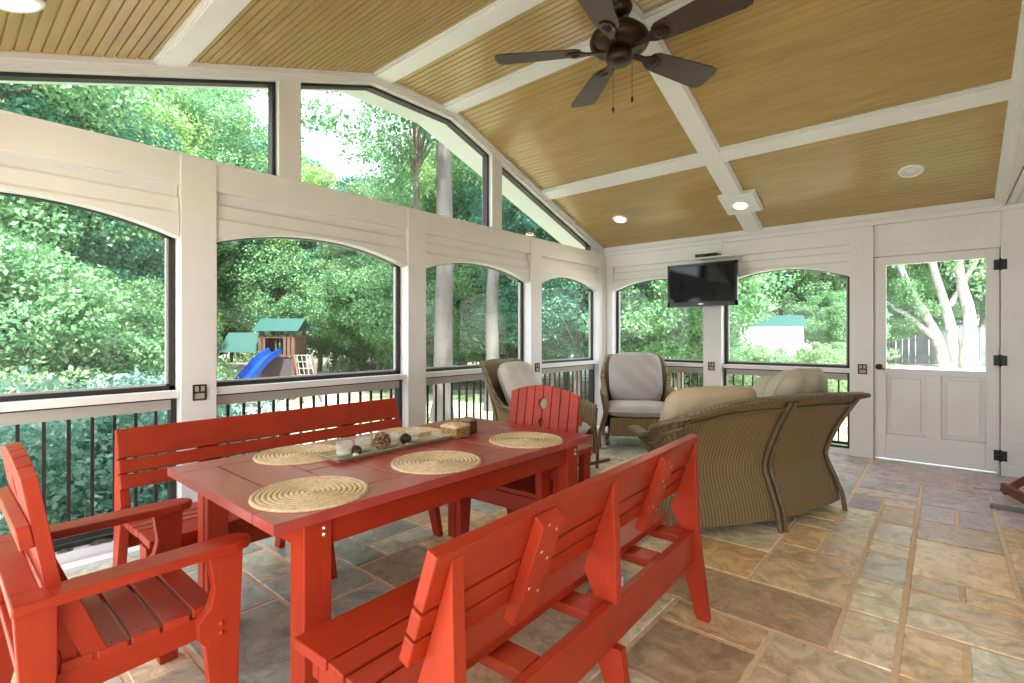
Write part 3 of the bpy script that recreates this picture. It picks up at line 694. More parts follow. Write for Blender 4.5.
# ------------------------------------------------------------------ red armchairs (local: faces +Y)
def red_chair():
    e = empty('garden_armchair', '', 'chair'); sz = .42
    m = MB(); n = 6; y0, y1 = -.235, .215; wd = (y1-y0)/n
    for k in range(n):
        a = y0+k*wd+.004; b = y0+(k+1)*wd-.003; za = sz-.014*math.sin(PI*(k+.5)/n)*1.0-(.012*(n-1-k)/n)
        m.box(-.262, .262, a, b, za-.026, za)
    seat_ = m.build('seat', M_redx, e, bevel=.004)
    for k in range(n):
        yy = y0+(k+.5)*wd; za = sz-.014*math.sin(PI*(k+.5)/n)-(.012*(n-1-k)/n)
        for sx in (-1, 1): s = MB(); s.lathe([(.0005, .0008), (.004, .0006), (.0045, 0)], 8, c=(sx*.24, yy, za)); s.build('screw', mat('dark_screw', (.08, .02, .015), .6), seat_)
    # backrest: 8 vertical slats with arched top and two round holes, leaning back
    lean = math.radians(9); Mb = Matrix.Translation((0, -.128, .36)) @ Matrix.Rotation(lean, 4, 'X')
    H = .582; W = .50; n = 8; m = MB(); sw = W/n
    def top(x): return H-.05*(x/(W/2))**2
    holes = [(0, .47, .034), (0, .36, .020)]
    for k in range(n):
        a = -W/2+k*sw+.003; b = a+sw-.006
        outl = [(a, 0), (b, 0)]
        # bite the holes out of the two middle slats
        if k in (3, 4):
            side = []
            for hx, hz, hr in sorted(holes, key=lambda h: h[1]):
                for t in range(9):
                    an = -PI/2+PI*t/8; xx = hr*math.cos(an)
                    side.append((xx, hz+hr*math.sin(an)))
            if k == 4: outl = [(a, 0), (b, 0), (b, top(b)), (a, top(a))]+[(max(a, x), z) for x, z in reversed(side)]
            else: outl = [(a, 0), (b, 0)]+[(min(b, -x), z) for x, z in side]+[(b, top(b)), (a, top(a))]
        else: outl += [(b, top(b)), (a, top(a))]
        m.prism(outl, lambda p, q, d: Mb @ Vector((p, d, q)), -.016, .016)
    m.build('backrest', M_redz, e, bevel=.002)
    m = MB()
    m.box(-.25, .25, -.045, -.0165, .36, .42, Mb); m.build('back_rail', M_redx, e, bevel=.003)
    m = MB(); m.box(-.25, .25, -.045, -.0165, .02, .08, Mb); m.build('back_rail', M_redx, e, bevel=.003)
    for sx in (-1, 1):
        X = lambda a, c, d, sx=sx: (sx*d, a, c)
        m = MB(); m.prism([(.195, 0), (.255, 0), (.262, .30), (.272, .575), (.175, .575), (.190, .47), (.178, .42), (.145, .385), (.150, .33), (.165, .31)], X, .264, .302)
        l = m.build('leg', M_redz, e, bevel=.003)
        s = MB()
        for z in (.365, .335): s.lathe([(.0005, .005), (.006, .004), (.008, 0)], 10, M=Matrix.Translation((sx*.302, .21, z)) @ Matrix.Rotation(sx*PI/2, 4, 'Y'))
        s.build('bolt', M_redz, l)
        m = MB(); m.prism([(-.33, 0), (-.24, 0), (-.19, .20), (-.165, .40), (-.165, .575), (-.245, .575), (-.235, .40), (-.265, .22)], X, .264, .302)
        m.build('leg', M_redz, e, bevel=.003)
        m = MB(); m.prism([(-.26, .30), (.20, .325), (.20, .39), (-.24, .375)], X, .226, .263); m.build('side_rail', M_red, e, bevel=.003)
        m = MB(); y = [(-.25, .0), (-.25, .085), (.25, .085), (.285, .075), (.30, .05), (.30, .02), (.285, -.005), (.25, -.015), (-.20, -.005)]
        m.prism([(a, b) for a, b in y], lambda a, b, d, sx=sx: (sx*(.235+b), a, d), .575, .603); m.build('armrest', M_red, e, bevel=.005)
        m = MB(); m.beam((sx*.245, -.15, .575), (sx*.245, -.06, .33), .028, .05, up=(0, 1, .3)); m.build('arm_brace', M_redz, e, bevel=.003)
    m = MB(); m.box(-.26, .26, .175, .205, .30, .385); m.build('front_rail', M_redx, e, bevel=.003)
    m = MB(); m.box(-.233, .233, -.25, -.190, .577, .602); m.build('arm_crosspiece', M_redx, e, bevel=.004)
    return e
c1 = red_chair(); c1.location = (-1.975, .38, 0); c1['label'] = 'bright red wooden armchair at the near left end of the table'; c1['group'] = 'red garden armchairs'
c2 = copy_tree(c1); c2.location = (-1.85, 2.27, 0); c2.rotation_euler = (0, 0, PI-math.radians(-3)); c2['label'] = 'red armchair at the far table end with a round hole in its arched back'

# ------------------------------------------------------------------ table things
def placemat_mesh():
    m = MB(); R = .186; n = 11; pts = []
    prof = [(.0005, .004)]
    for k in range(n):
        rc = R*(k+.5)/n; h = .008
        for t in range(5):
            a = PI-PI*t/4; prof.append((rc+(R/n/2)*math.cos(a), .001+h*math.sin(a)*.85+.0015))
    prof.append((R, 0)); m.lathe(prof, 48); return m
pm = placemat_mesh().build('placemat', M_straw); pms = [pm]+[pm.copy() for _ in range(4)]
for o in pms[1:]: COL.objects.link(o)
def onT(x, y): return (x, y, TZ+.0005)
for o, (x, y), r, l in zip(pms, [(-1.605, .84), (-1.60, 1.385), (-1.595, 1.97), (-2.16, 1.08), (-2.165, 1.68)], (0, 1, 2, .5, 3),
    ('round straw placemat on the table corner nearest the viewer', 'round straw placemat in the middle of the near long side of the table', 'round straw placemat at the far right corner of the table',
     'round straw placemat before the far bench, toward the left armchair', 'round straw placemat half hidden behind the tray of candles')):
    o.location = onT(x, y); o.rotation_euler = (0, 0, r); tag(o, l, 'placemat', 'straw placemats on the table')
# tray
TR = Matrix.Translation((-1.965, 1.42, TZ)) @ Matrix.Rotation(math.radians(1.5), 4, 'Z')
m = MB(); hw, hl = .082, .325
m.box(-hw+.02, hw-.02, -hl+.02, hl-.02, .002, .008, TR)
ring = lambda a, b, z: [TR @ Vector(p) for p in ((-a, -b, z), (a, -b, z), (a, b, z), (-a, b, z))]
rr = [ring(hw-.025, hl-.025, .001), ring(hw, hl, .018), ring(hw, hl, .023), ring(hw-.022, hl-.022, .008)]
m.grid(rr, smooth=False, closed_u=True)
tr = m.build('tray', M_tray, recalc=True); tag(tr, 'long narrow olive tray in the middle of the red table', 'tray')
def cup(name, y, dx, r, h, label, wax=None):
    e = empty(name, label, 'candle holder', TR @ Vector((dx, y, .0085)), group='glass votives on the tray')
    m = MB(); m.lathe([(.0005, 0), (r*.8, 0), (r*.95, .005), (r, h), (r-.002, h), (r*.95-.003, .008), (.0005, .007)], 24); m.build('glass_cup', M_cup, e)
    m = MB(); wz = wax or h*.38; m.lathe([(.0005, .0085), (r*.88, .0085), (r*.9, wz), (.0005, wz-.002)], 20); m.tube([(0, 0, wz-.002), (.001, 0, wz+.008)], .001, 6); m.build('candle', M_wax, e)
cup('votive_candle', -.245, .0, .036, .062, 'glass votive candle at the near end of the tray')
cup('votive_candle', -.135, -.02, .036, .062, 'glass votive candle between the small and the large pinecone')
cup('votive_candle', .005, -.005, .038, .064, 'glass votive candle just behind the large pinecone')
cup('votive_candle', .135, -.005, .036, .064, 'glass votive candle at the far end of the tray beside the basket')
def pinecone(y, dx, r, h, m_, label, tilt=0, rz=0):
    m = MB(); nrow = 9
    m.lathe([(.0005, -h*.45), (r*.35, -h*.4), (r*.5, -h*.1), (r*.4, h*.2), (.0005, h*.5)], 14)
    for i in range(nrow):
        t = i/(nrow-1); rad = r*math.sin(PI*(.12+.80*t))**.7; z = -h/2+h*t*.95; ns = max(5, int(10*rad/r))
        for k in range(ns):
            a = 2*PI*(k+.5*(i % 2))/ns; c, s = math.cos(a), math.sin(a); w_ = rad*.30; up = .25+.5*t
            def pt(rr_, ww, zz): return (c*rr_-s*ww, s*rr_+c*ww, zz)
            b = [pt(rad*.4, -w_*.6, z), pt(rad*.4, w_*.6, z), pt(rad, w_, z+rad*.25*up), pt(rad*1.05, 0, z+rad*.42*up), pt(rad, -w_, z+rad*.25*up)]
            lo = [(p[0], p[1], p[2]-.0035) for p in b]
            m.add(b+lo, [(0,1,2,3,4), (9,8,7,6,5)]+[(j, (j+1) % 5, 5+(j+1) % 5, 5+j) for j in range(5)])
    o = m.build('pinecone', m_); o.rotation_euler = (tilt, 0, rz); o.location = TR @ Vector((dx, y, .010+(h*.5 if abs(tilt) < .5 else r*.98))); tag(o, label, 'pinecone'); return o
pinecone(-.205, .03, .021, .042, M_cone2, 'small dark pinecone near the front end of the tray', .3)
pinecone(-.065, .022, .038, .062, M_cone, 'large brown pinecone lying in the middle of the tray', 1.3, .4)
pinecone(.075, .015, .026, .05, M_cone2, 'dark pinecone standing toward the basket end of the tray', .2)
def pebble(y, dx, r, label):
    m = MB(); m.lathe([(.0005, -.6*r), (.6*r, -.5*r), (r, 0), (.85*r, .4*r), (.4*r, .62*r), (.0005, .66*r)], 16); o = m.build('pebble', M_pebble); o.location = TR @ Vector((dx, y, .009+.6*r)); tag(o, label, 'pebble')
pebble(-.225, .055, .015, 'pale round pebble in front of the small pinecone'); pebble(.055, .053, .011, 'small pale pebble in front of the dark standing pinecone')
# woven basket with lid
def basket():
    bx, by = -1.93, 1.80
    e = empty('lidded_basket', 'small square woven basket with a knobbed lid past the tray', 'basket', (bx, by, TZ), .1)
    m = MB(); s = .052; rows = 7; P = []
    for i in range(rows*2+1):
        z = .002+.052*i/(rows*2); r = s+(.003 if i % 2 else 0)+.004*(i/(rows*2)); row = []
        for k in range(32):
            t = 2*PI*k/32; c, sn = math.cos(t), math.sin(t); q = max(abs(c), abs(sn))**.8; rr_ = r/q*(1+.025*(1 if (k+i//2) % 2 else -1)); row.append((c*rr_, sn*rr_, z))
        P.append(row)
    m.grid(P, closed_u=True, smooth=False); m.add([(x*.98, y, .003) for x, y, z in P[0]], [tuple(range(31, -1, -1))]); m.build('basket_body', M_basket, e)
    m = MB(); prof = [(.074, .054), (.076, .062), (.06, .070), (.03, .076), (.0005, .077)]; P = []
    for r, z in prof:
        P.append([(math.cos(2*PI*k/32)*r/max(abs(math.cos(2*PI*k/32)), abs(math.sin(2*PI*k/32)))**.8*.80, math.sin(2*PI*k/32)*r/max(abs(math.cos(2*PI*k/32)), abs(math.sin(2*PI*k/32)))**.8*.80, z) for k in range(32)])
    m.grid(P, closed_u=True); m.build('basket_lid', M_straw, e)
    m = MB(); m.lathe([(.006, .074), (.008, .082), (.013, .088), (.012, .097), (.0005, .101)], 14); m.build('lid_knob', M_basket, e)
basket()
e = empty('dark_jar', 'small dark square jar behind the lidded basket', 'jar', (-1.965, 1.935, TZ), .1)
m = MB(); m.box(-.032, .032, -.032, .032, 0, .062); m.build('jar_body', mat('smoky_brown_glass', (.10, .055, .035), .15), e, bevel=.006)
m = MB(); m.box(-.034, .034, -.034, .034, .0625, .076); m.build('jar_lid', mat('dark_straw', (.30, .22, .12), .7), e, bevel=.003)

# ------------------------------------------------------------------ wicker seating
def loft_shell(plan, prof_fn, nz=14, mb=None):
    """plan: list of (Vector2, outward normal, arc length, heights parameter) ; prof_fn(k, t)->(offset, z)"""
    P = []; UV = []
    for i in range(nz+1):
        row = []; ur = []
        for (p, nrm, s_, hk) in plan:
            off, z = prof_fn(hk, i/nz); row.append((p[0]+nrm[0]*off, p[1]+nrm[1]*off, z)); ur.append((s_, z))
        P.append(row); UV.append(ur)
    return P, UV
def make_plan(pts, n=8):
    """pts (x,y,height)"""
    c = smoothcurve([(p[0], p[1], p[2]) for p in pts], n); out = []; s_ = 0
    for i, p in enumerate(c):
        t = c[min(i+1, len(c)-1)]-c[max(i-1, 0)]; nn = Vector((t.y, -t.x)).normalized()
        if i: s_ += (Vector(p[:2])-Vector(c[i-1][:2])).length
        out.append(((p.x, p.y), (nn.x, nn.y), s_, p.z))
    return out
def wick_prof(flare, base, waist=.38, win_=-.07, flare_top=None):
    def f(H, t, flare0=flare):
        flare = flare0 if flare_top is None else flare0+(flare_top-flare0)*max(0, min(1, (H-.66)/.3))
        z = base+(H-base)*t; k = z
        if k < waist: off = win_*math.sin(PI/2*(k/waist))**1.3+.04*math.sin(PI*min(1, k/waist))
        else: off = win_+(flare-win_)*((k-waist)/(H-waist+1e-6))**1.4*min(1, (H-waist)/.35)
        return off, z
    return f
def wicker_piece(e, plan, flare, base=.07, lip=.05, rim_r=.02, thick=.03, flare_top=None, win_=-.07):
    f = wick_prof(flare, base, win_=win_, flare_top=flare_top); P, UV = loft_shell(plan, f)
    Pin = [[(x-n[0]*thick, y-n[1]*thick, z) for (x, y, z), (_, n, _, _) in zip(row, plan)] for row in P]
    m = MB(); m.grid(P, uv=UV); m.grid(list(reversed(Pin)), uv=list(reversed(UV)))
    # close the foot and the arm ends
    m.grid([Pin[0], P[0]], uv=[UV[0], UV[0]], smooth=False)
    for j in (0, len(plan)-1): m.grid([[r[j] for r in P], [r[j] for r in Pin]], uv=[[r[j] for r in UV]]*2, smooth=False)
    m.build('wicker_shell', M_wick, e, recalc=True)
    # flared lip and braided rim
    top = P[-1]; m = MB(); L = []; UVl = []
    for k, (do, dz) in enumerate(((-thick-.012, -.02), (-thick, .004), (0, .016), (lip*.5, .020), (lip, .006), (lip*.9, -.012), (lip*.4, -.010), (0, -.012))):
        L.append([(x+n[0]*do, y+n[1]*do, z+dz) for (x, y, z), (_, n, _, _) in zip(top, plan)]); UVl.append([(s_, k*.02) for (_, _, s_, _) in plan])
    m.grid(L, uv=UVl); m.build('rolled_rim', M_wick2, e, recalc=False)
    m = MB(); edge = [(x+n[0]*lip, y+n[1]*lip, z+.002) for (x, y, z), (_, n, _, _) in zip(top, plan)]
    fine = smoothcurve(edge, 3)
    for ph in (0, PI):
        pts = []
        for i, p in enumerate(fine):
            a = ph+i*1.1; pts.append(p+Vector((0, 0, math.sin(a)*.006)))
        m.tube(pts, .009, 6)
    m.build('braid', M_cane, e)
    m = MB(); und = [(x+n[0]*(f(H, .90)[0]-f(H, 1)[0]+.012), y+n[1]*(f(H, .90)[0]-f(H, 1)[0]+.012), f(H, .90)[1]) for (x, y, z), (_, n, _, H) in zip(top, plan)]
    m.tube(und, .013, 8); m.build('under_rail', M_cane, e)
    return f
def post(e, plan, idx, f, r=.015, side=0, top_t=.97, name='post'):
    (p, n, s_, H) = plan[idx]; t = Vector((-n[1], n[0])); pts = []
    for k in range(15):
        tt = k/14*top_t; off, z = f(H, tt)
        if k == 0: off, z = .022, 0
        if k == 1: off += .008
        pts.append((p[0]+n[0]*(off+.016)+t.x*side, p[1]+n[1]*(off+.016)+t.y*side, z))
    m = MB(); m.tube(smoothcurve(pts, 2), r, 10); m.build(name, M_cane, e)
def cushion(name, w_, d_, h_, m_, label, loc, rot, tuft=None, channels=0, soft=0, wrinkle=.006, seed=0, n=26):
    """pillow, local X width, Y depth, Z thickness"""
    m = MB(); rng = random.Random(seed); ph = [(rng.uniform(0, 6), rng.uniform(6, 17), rng.uniform(6, 17)) for _ in range(5)]
    def P(i, j, s):
        u = -1+2*i/n; v = -1+2*j/n; pw = 3.2 if soft else 5; ed = (1-abs(u)**pw)*(1-abs(v)**pw); hh = h_/2*max(0, ed)**.42
        x = u*w_/2*(1-(.13 if soft else .03)*abs(v)**4); y = v*d_/2*(1-(.13 if soft else .03)*abs(u)**4)
        # pinch corners outward
        wr = sum(math.sin(a+b*x*2+c*y*2) for a, b, c in ph)/5*wrinkle*ed
        z = s*hh+wr
        if tuft and s > 0:
            for tx, ty in tuft:
                dd = ((x-tx)**2+(y-ty)**2)**.5; z -= .045*math.exp(-(dd/.045)**2)+.012*math.exp(-((x-tx)/.02)**2)
        if channels: z -= s*.075*ed**.5*(1-abs(math.sin(PI*(u+1)/2*channels)))**1.5
        return (x, y, z)
    for s in (1, -1):
        G_ = [[P(i, j, s) for j in range(n+1)] for i in range(n+1)]
        m.grid(G_ if s > 0 else list(reversed(G_)))
    # welt around the seam
    per = [(i, 0) for i in range(n)]+[(n, j) for j in range(n)]+[(i, n) for i in range(n, 0, -1)]+[(0, j) for j in range(n, 0, -1)]
    o = m.build(name, m_, recalc=False); o.location = loc; o.rotation_euler = rot; tag(o, label, 'cushion')
    wl = MB(); wl.tube([P(i, j, 1) for i, j in per], .005, 6, closed=True); wl.build('piping', m_, o)
    return o

# --- curved loveseat
def loveseat():
    e = empty('wicker_loveseat', 'brown wicker loveseat with a curved back and paired cane posts, back to the viewer', 'loveseat', (-1.15, 3.72, 0))
    G0 = Vector((-1.15, 3.72))
    n1 = Vector((-.87, .40)).normalized(); 
    pts = [(-1.48, 3.08, .64), (-1.40, 3.01, .618), (-1.31, 2.96, .66), (-1.20, 2.97, .775), (-1.03, 3.20, .842), (-.80, 3.55, .862), (-.665, 3.90, .855), (-.565, 4.25, .83), (-.64, 4.42, .76), (-.80, 4.50, .68), (-1.0, 4.55, .62), (-1.12, 4.57, .60)]
    pts = [(x-G0.x, y-G0.y, z) for x, y, z in pts]
    plan = make_plan(pts, 8)
    # orient normals outward (to the camera side)
    c = Vector((0, 0))
    out = []
    for p, n, s_, H in plan:
        out.append((p, n, s_, H))
    plan = out
    f = wicker_piece(e, plan, .115, lip=.06, win_=-.10)
    def idx(k): return k*8
    post(e, plan, idx(3), f); post(e, plan, idx(5), f, side=-.026); post(e, plan, idx(5), f, side=.022); post(e, plan, idx(7), f)
    post(e, plan, 0, f, side=.01); post(e, plan, 0, f, side=-.05); post(e, plan, len(plan)-1, f)
    # seat deck and front skirt
    m = MB(); a = [Vector(plan[i][0]) for i in range(0, len(plan), 2)]; poly = [(q.x, q.y) for q in a]
    def inset(q, k): cc = Vector((-.10, .02)); return (cc.x+(q[0]-cc.x)*k, cc.y+(q[1]-cc.y)*k)
    m.prism([inset(q, .80) for q in poly], lambda x, y, d: (x, y, d), .10, .30); m.build('seat_base', M_wick, e)
    return e
loveseat()
ang = math.atan2(.92, .39)
# loveseat cushions: backs lean on the inside of the wicker
def lean(x, y, z, yaw, tilt): return (x, y, z), (tilt, 0, yaw)
q = math.radians(57); 
cushion('seat_cushion', .50, .46, .15, M_cusht, 'tan seat cushion on the left half of the loveseat', (-1.32, 3.53, .385), (0, 0, q), seed=3)
cushion('seat_cushion', .60, .46, .15, M_cusht, 'tan seat cushion on the right half of the loveseat', (-1.12, 4.06, .385), (0, 0, math.radians(72)), seed=4)
cushion('back_cushion', .72, .52, .19, M_cusht, 'smooth tan back cushion showing above the left rim of the loveseat', (-1.17, 3.335, .665), (math.radians(74), 0, q+PI), seed=5, wrinkle=.018, soft=1)
cushion('back_cushion', .72, .58, .24, M_cushs, 'tufted sage back cushion showing above the right rim of the loveseat', (-.86, 4.16, .735), (math.radians(66), 0, math.radians(78)+PI), channels=3, soft=1, seed=6, wrinkle=.01)
cushion('back_cushion', .44, .40, .16, M_cushs, 'sage throw cushion standing against the far arm of the loveseat', (-1.02, 4.40, .72), (math.radians(70), 0, math.radians(175)+PI-.3), channels=2, soft=1, seed=7, wrinkle=.01)

# --- high backed wicker armchairs, local facing +Y... front toward -Y, back at +Y
def wicker_chair(label):
    e = empty('wicker_armchair', label, 'armchair')
    W = .355
    pts = [(W+.05, -.34, .58), (W+.045, -.20, .61), (W+.02, .02, .62), (W, .20, .66), (W-.055, .29, .965), (.19, .345, .985), (0, .355, 1.0), (-.19, .345, .985), (-W+.055, .29, .965), (-W, .20, .66), (-W-.02, .02, .62), (-W-.045, -.20, .61), (-W-.05, -.34, .58)]
    plan = make_plan(list(reversed(pts)), 6)
    # make sure normals point away from the middle
    fixed = []
    for p, n, s_, H in plan:
        if n[0]*p[0]+n[1]*(p[1]+.05) < 0: n = (-n[0], -n[1])
        kx_ = 1-.65*max(0, min(1, (H-.66)/.25)); n = (n[0]*kx_, n[1])
        fixed.append((p, n, s_, H))
    f = wicker_piece(e, fixed, .03, base=.14, lip=.022, thick=.022, flare_top=.16, win_=-.03)
    for i in (0, len(plan)-1): post(e, fixed, i, f, r=.017, name='arm_post')
    for i in (24, 48): post(e, fixed, i, f, r=.015)
    m = MB(); m.box(-.32, .32, -.34, .27, .14, .335)
    m.build('seat_base', M_wick, e)
    for sx in (-1, 1):
        m = MB(); pts = [(sx*.365, -.50+.95*k/14, .018+.10*((k-7)/7)**2) for k in range(15)]; m.tube(pts, .016, 8); m.build('rocker', M_cane, e)
        m = MB(); m.box(sx*.365-.018, sx*.365+.018, -.30, -.27, .03, .16); m.build('rocker_foot', M_cane, e)
    # front skirt panel with UV weave
    m = MB(); P = [[(-.33+.66*i/20, -.345-.006*math.sin(PI*i/20), .15+.19*j/4) for i in range(21)] for j in range(5)]
    UV = [[(p[0], p[2]) for p in r] for r in P]; m.grid(P, uv=UV); m.build('front_skirt', M_wick, e, recalc=False)
    return e
wc = wicker_chair('wicker rocking armchair with plain grey cushions in the corner by the television'); wc['group'] = 'wicker armchairs'
wc.location = (-2.68, 5.36, 0); wc.rotation_euler = (0, 0, math.radians(33))
wc2 = copy_tree(wc); wc2['label'] = 'wicker armchair with a pale square pillow, partly hidden behind the red chair'
wc2.location = (-2.74, 3.62, 0); wc2.rotation_euler = (0, 0, math.radians(98))
def onchair(ch, loc, rot, *a, **k):
    Rm = Matrix.Translation(ch.location) @ Matrix.Rotation(ch.rotation_euler.z, 4, 'Z') @ Matrix.Translation(loc) @ Euler(rot).to_matrix().to_4x4()
    return cushion(*a, loc=Rm.to_translation(), rot=Rm.to_euler(), **k)
onchair(wc, (0, -.045, .405), (0, 0, 0), 'seat_cushion', .72, .62, .16, M_cushg, 'grey seat cushion on the rocking armchair in the corner', seed=11)
onchair(wc, (0, .24, .745), (math.radians(68), 0, 0), 'back_cushion', .62, .62, .20, M_cushg, 'large grey back cushion on the rocking armchair in the corner', seed=12, wrinkle=.04, soft=1)
onchair(wc2, (0, -.045, .405), (0, 0, 0), 'seat_cushion', .62, .60, .15, M_cushg, 'grey seat cushion behind the red chair back', seed=13)
onchair(wc2, (.02, .22, .75), (math.radians(64), 0, 0), 'throw_pillow', .54, .54, .20, M_cushw, 'pale crumpled square pillow on the left wicker armchair', seed=14, wrinkle=.045, soft=1)

# ------------------------------------------------------------------ brown piece at the right edge: rocking chair with grey runners
def side_rocker():
    e = empty('wooden_rocking_chair', 'brown wooden rocking chair on grey runners cut off by the right edge', 'rocking chair', (.62, 4.86, 0), math.radians(0))
    for y in (-.18, .18):
        m = MB(); pts = [(-.45+.9*k/16, y-.04*(1), .012+.05*abs((k-7)/9)**2.2) for k in range(17)]
        for a, b in zip(pts[:-1], pts[1:]): m.beam(a, b, .035, .024)
        m.build('runner', M_grey, e)
        m = MB(); m.beam((-.30, y-.04, .16), (-.18, y-.04, .03), .03, .045); m.beam((.20, y-.04, .03), (.20, y-.04, .42), .03, .04)
        m.build('leg', M_brown, e)
        m = MB(); m.beam((-.30, y-.04, .16), (-.12, y-.04, .42), .03, .045); m.build('leg', M_brown, e)
    m = MB()
    for k in range(6): m.box(-.22+k*.075, -.155+k*.075, -.26, .20, .42, .445)
    m.build('seat', M_brown, e, bevel=.003)
    m = MB()
    for k in range(5): m.beam((.24, -.22+k*.09, .44), (.36, -.22+k*.09, 1.0), .06, .018, up=(1, 0, 0))
    m.beam((.365, -.27, 1.0), (.365, .20, 1.0), .03, .07); m.build('backrest', M_brown, e)
def floor_stand():
    # low wooden easel-like stand: sloping brown leg above a flat grey foot
    e = empty('folding_stand', 'brown wooden stand leg over a flat grey foot bar at the right edge', 'stand', (.48, 5.0, 0))
    m = MB(); m.beam((-.22, .03, .012), (.50, -.05, .012), .055, .024); m.build('foot', M_grey, e, bevel=.004)
    m = MB(); m.beam((.50, -.45, .03), (.50, -.05, .03), .055, .024); m.build('foot', M_grey, e, bevel=.004)
    m = MB(); m.beam((-.13, .42, .075), (.18, -.20, .012), .035, .07); m.build('leg', M_brown, e, bevel=.004)
    m = MB(); m.beam((.18, -.20, .04), (.52, -.1, .75), .035, .07); m.beam((-.13, .42, .03), (.52, .1, .75), .03, .05); m.build('leg', M_brown, e, bevel=.004)
    m = MB(); m.box(.40, .62, -.30, .30, .75, .78); m.build('top', M_brown, e, bevel=.004)
floor_stand()
# carton under the bench
m = MB(); m.box(-.03, .03, -.04, .04, 0, .10)
o = m.build('small_carton', mat('blue_white_card', (.62, .68, .80), .5, noise=(40, (.15, .22, .5), .5, .56)), bevel=.002); o.location = (-1.19, 2.18, 0); o.rotation_euler = (0, 0, .3)
tag(o, 'small blue and white carton on the floor under the near bench', 'carton')
# dry leaves on the kick rail
for (x, y, s_, l) in ((-3.66, .66, 1.0, 'largest dead leaf on the ledge below the left window'), (-3.66, .50, .6, 'small dead leaf on the ledge nearest the armchair back'), (-3.655, .80, .5, 'small dead leaf on the ledge toward the red bench')):
    m = MB(); P = [[(x+s_*.03*math.sin(PI*i/6)*(j-1)+.004*math.sin(i*2), y-.06*s_+.12*s_*i/6, .0575+s_*.012*math.sin(PI*i/6)*(1+.5*math.sin(3*j+i))) for j in range(3)] for i in range(7)]
    m.grid(P); o = m.build('dry_leaf', M_leaf_dry); so_ = o.modifiers.new('s', 'SOLIDIFY'); so_.thickness = .003; tag(o, l, 'leaf')

# ------------------------------------------------------------------ outside
g = MB(); N = 40
def gz(x, y):
    t = min(1, max(0, (x+y*.35-1.2)/4.0)); t = t*t*(3-2*t)
    v = min(1, max(0, (y-3.5)/5)); v = v*v*(3-2*v)
    return -.92+.80*t+.42*v*(1-t)+.05*math.sin(x*.4)*math.cos(y*.33)
P = [[(-60+130*i/N, -30+100*j/N, gz(-60+130*i/N, -30+100*j/N)-(0.)) for j in range(N+1)] for i in range(N+1)]
g.grid(P); g.build('ground', M_ground, kind='structure', recalc=False)
# pale drive beyond the door
g = MB(); P = [[(-2.2+16*i/12, 17.5+9.5*j/8, gz(-2.2+16*i/12, 17.5+9.5*j/8)+.06) for j in range(9)] for i in range(13)]
g.grid(P, smooth=True); g.build('driveway', M_concrete, kind='structure', recalc=False)
# patio strip outside the end wall
def leaves_arrays(rng, centers, radii, per, size, flat=.3):
    """centers (k,3), radii (k,), per leaves each -> verts, faces"""
    k = len(centers); n = k*per
    c = np.repeat(centers, per, 0); r = np.repeat(radii, per)
    d = rng.normal(size=(n, 3)); d /= np.linalg.norm(d, axis=1)[:, None]
    rad = rng.uniform(.35, 1.0, n)**.6; pos = c+d*(rad*r)[:, None]*np.array([1, 1, .62])
    a = rng.normal(size=(n, 3)); a[:, 2] -= .25; a /= np.linalg.norm(a, axis=1)[:, None]
    nn = rng.normal(size=(n, 3))+np.array([0, 0, 1.3])+d*.8; b = np.cross(nn, a); b /= np.linalg.norm(b, axis=1)[:, None]
    s = size*rng.uniform(.6, 1.35, n)
    base = pos; tip = pos+a*s[:, None]; mid = pos+a*(s*.45)[:, None]; wv = b*(s*.30)[:, None]
    up = np.cross(a, b)*(s*.08)[:, None]
    V = np.stack([base, mid+wv+up, tip, mid-wv+up], 1).reshape(-1, 3)
    Fv = np.arange(n*4).reshape(n, 4)
    return V, Fv
def leaf_mesh(name, V, Fv, m_, rng, wood=None):
    me = bpy.data.meshes.new(name); nF = len(Fv)
    me.vertices.add(len(V)); me.vertices.foreach_set('co', V.astype(np.float32).ravel())
    me.loops.add(nF*4); me.loops.foreach_set('vertex_index', Fv.astype(np.int32).ravel())
    me.polygons.add(nF); me.polygons.foreach_set('loop_start', np.arange(0, nF*4, 4, dtype=np.int32)); me.polygons.foreach_set('loop_total', np.full(nF, 4, np.int32))
    me.update(calc_edges=True); at = me.attributes.new('leafv', 'FLOAT', 'FACE')
    at.data.foreach_set('value', rng.uniform(0, 1, nF).astype(np.float32)); me.materials.append(m_); return me
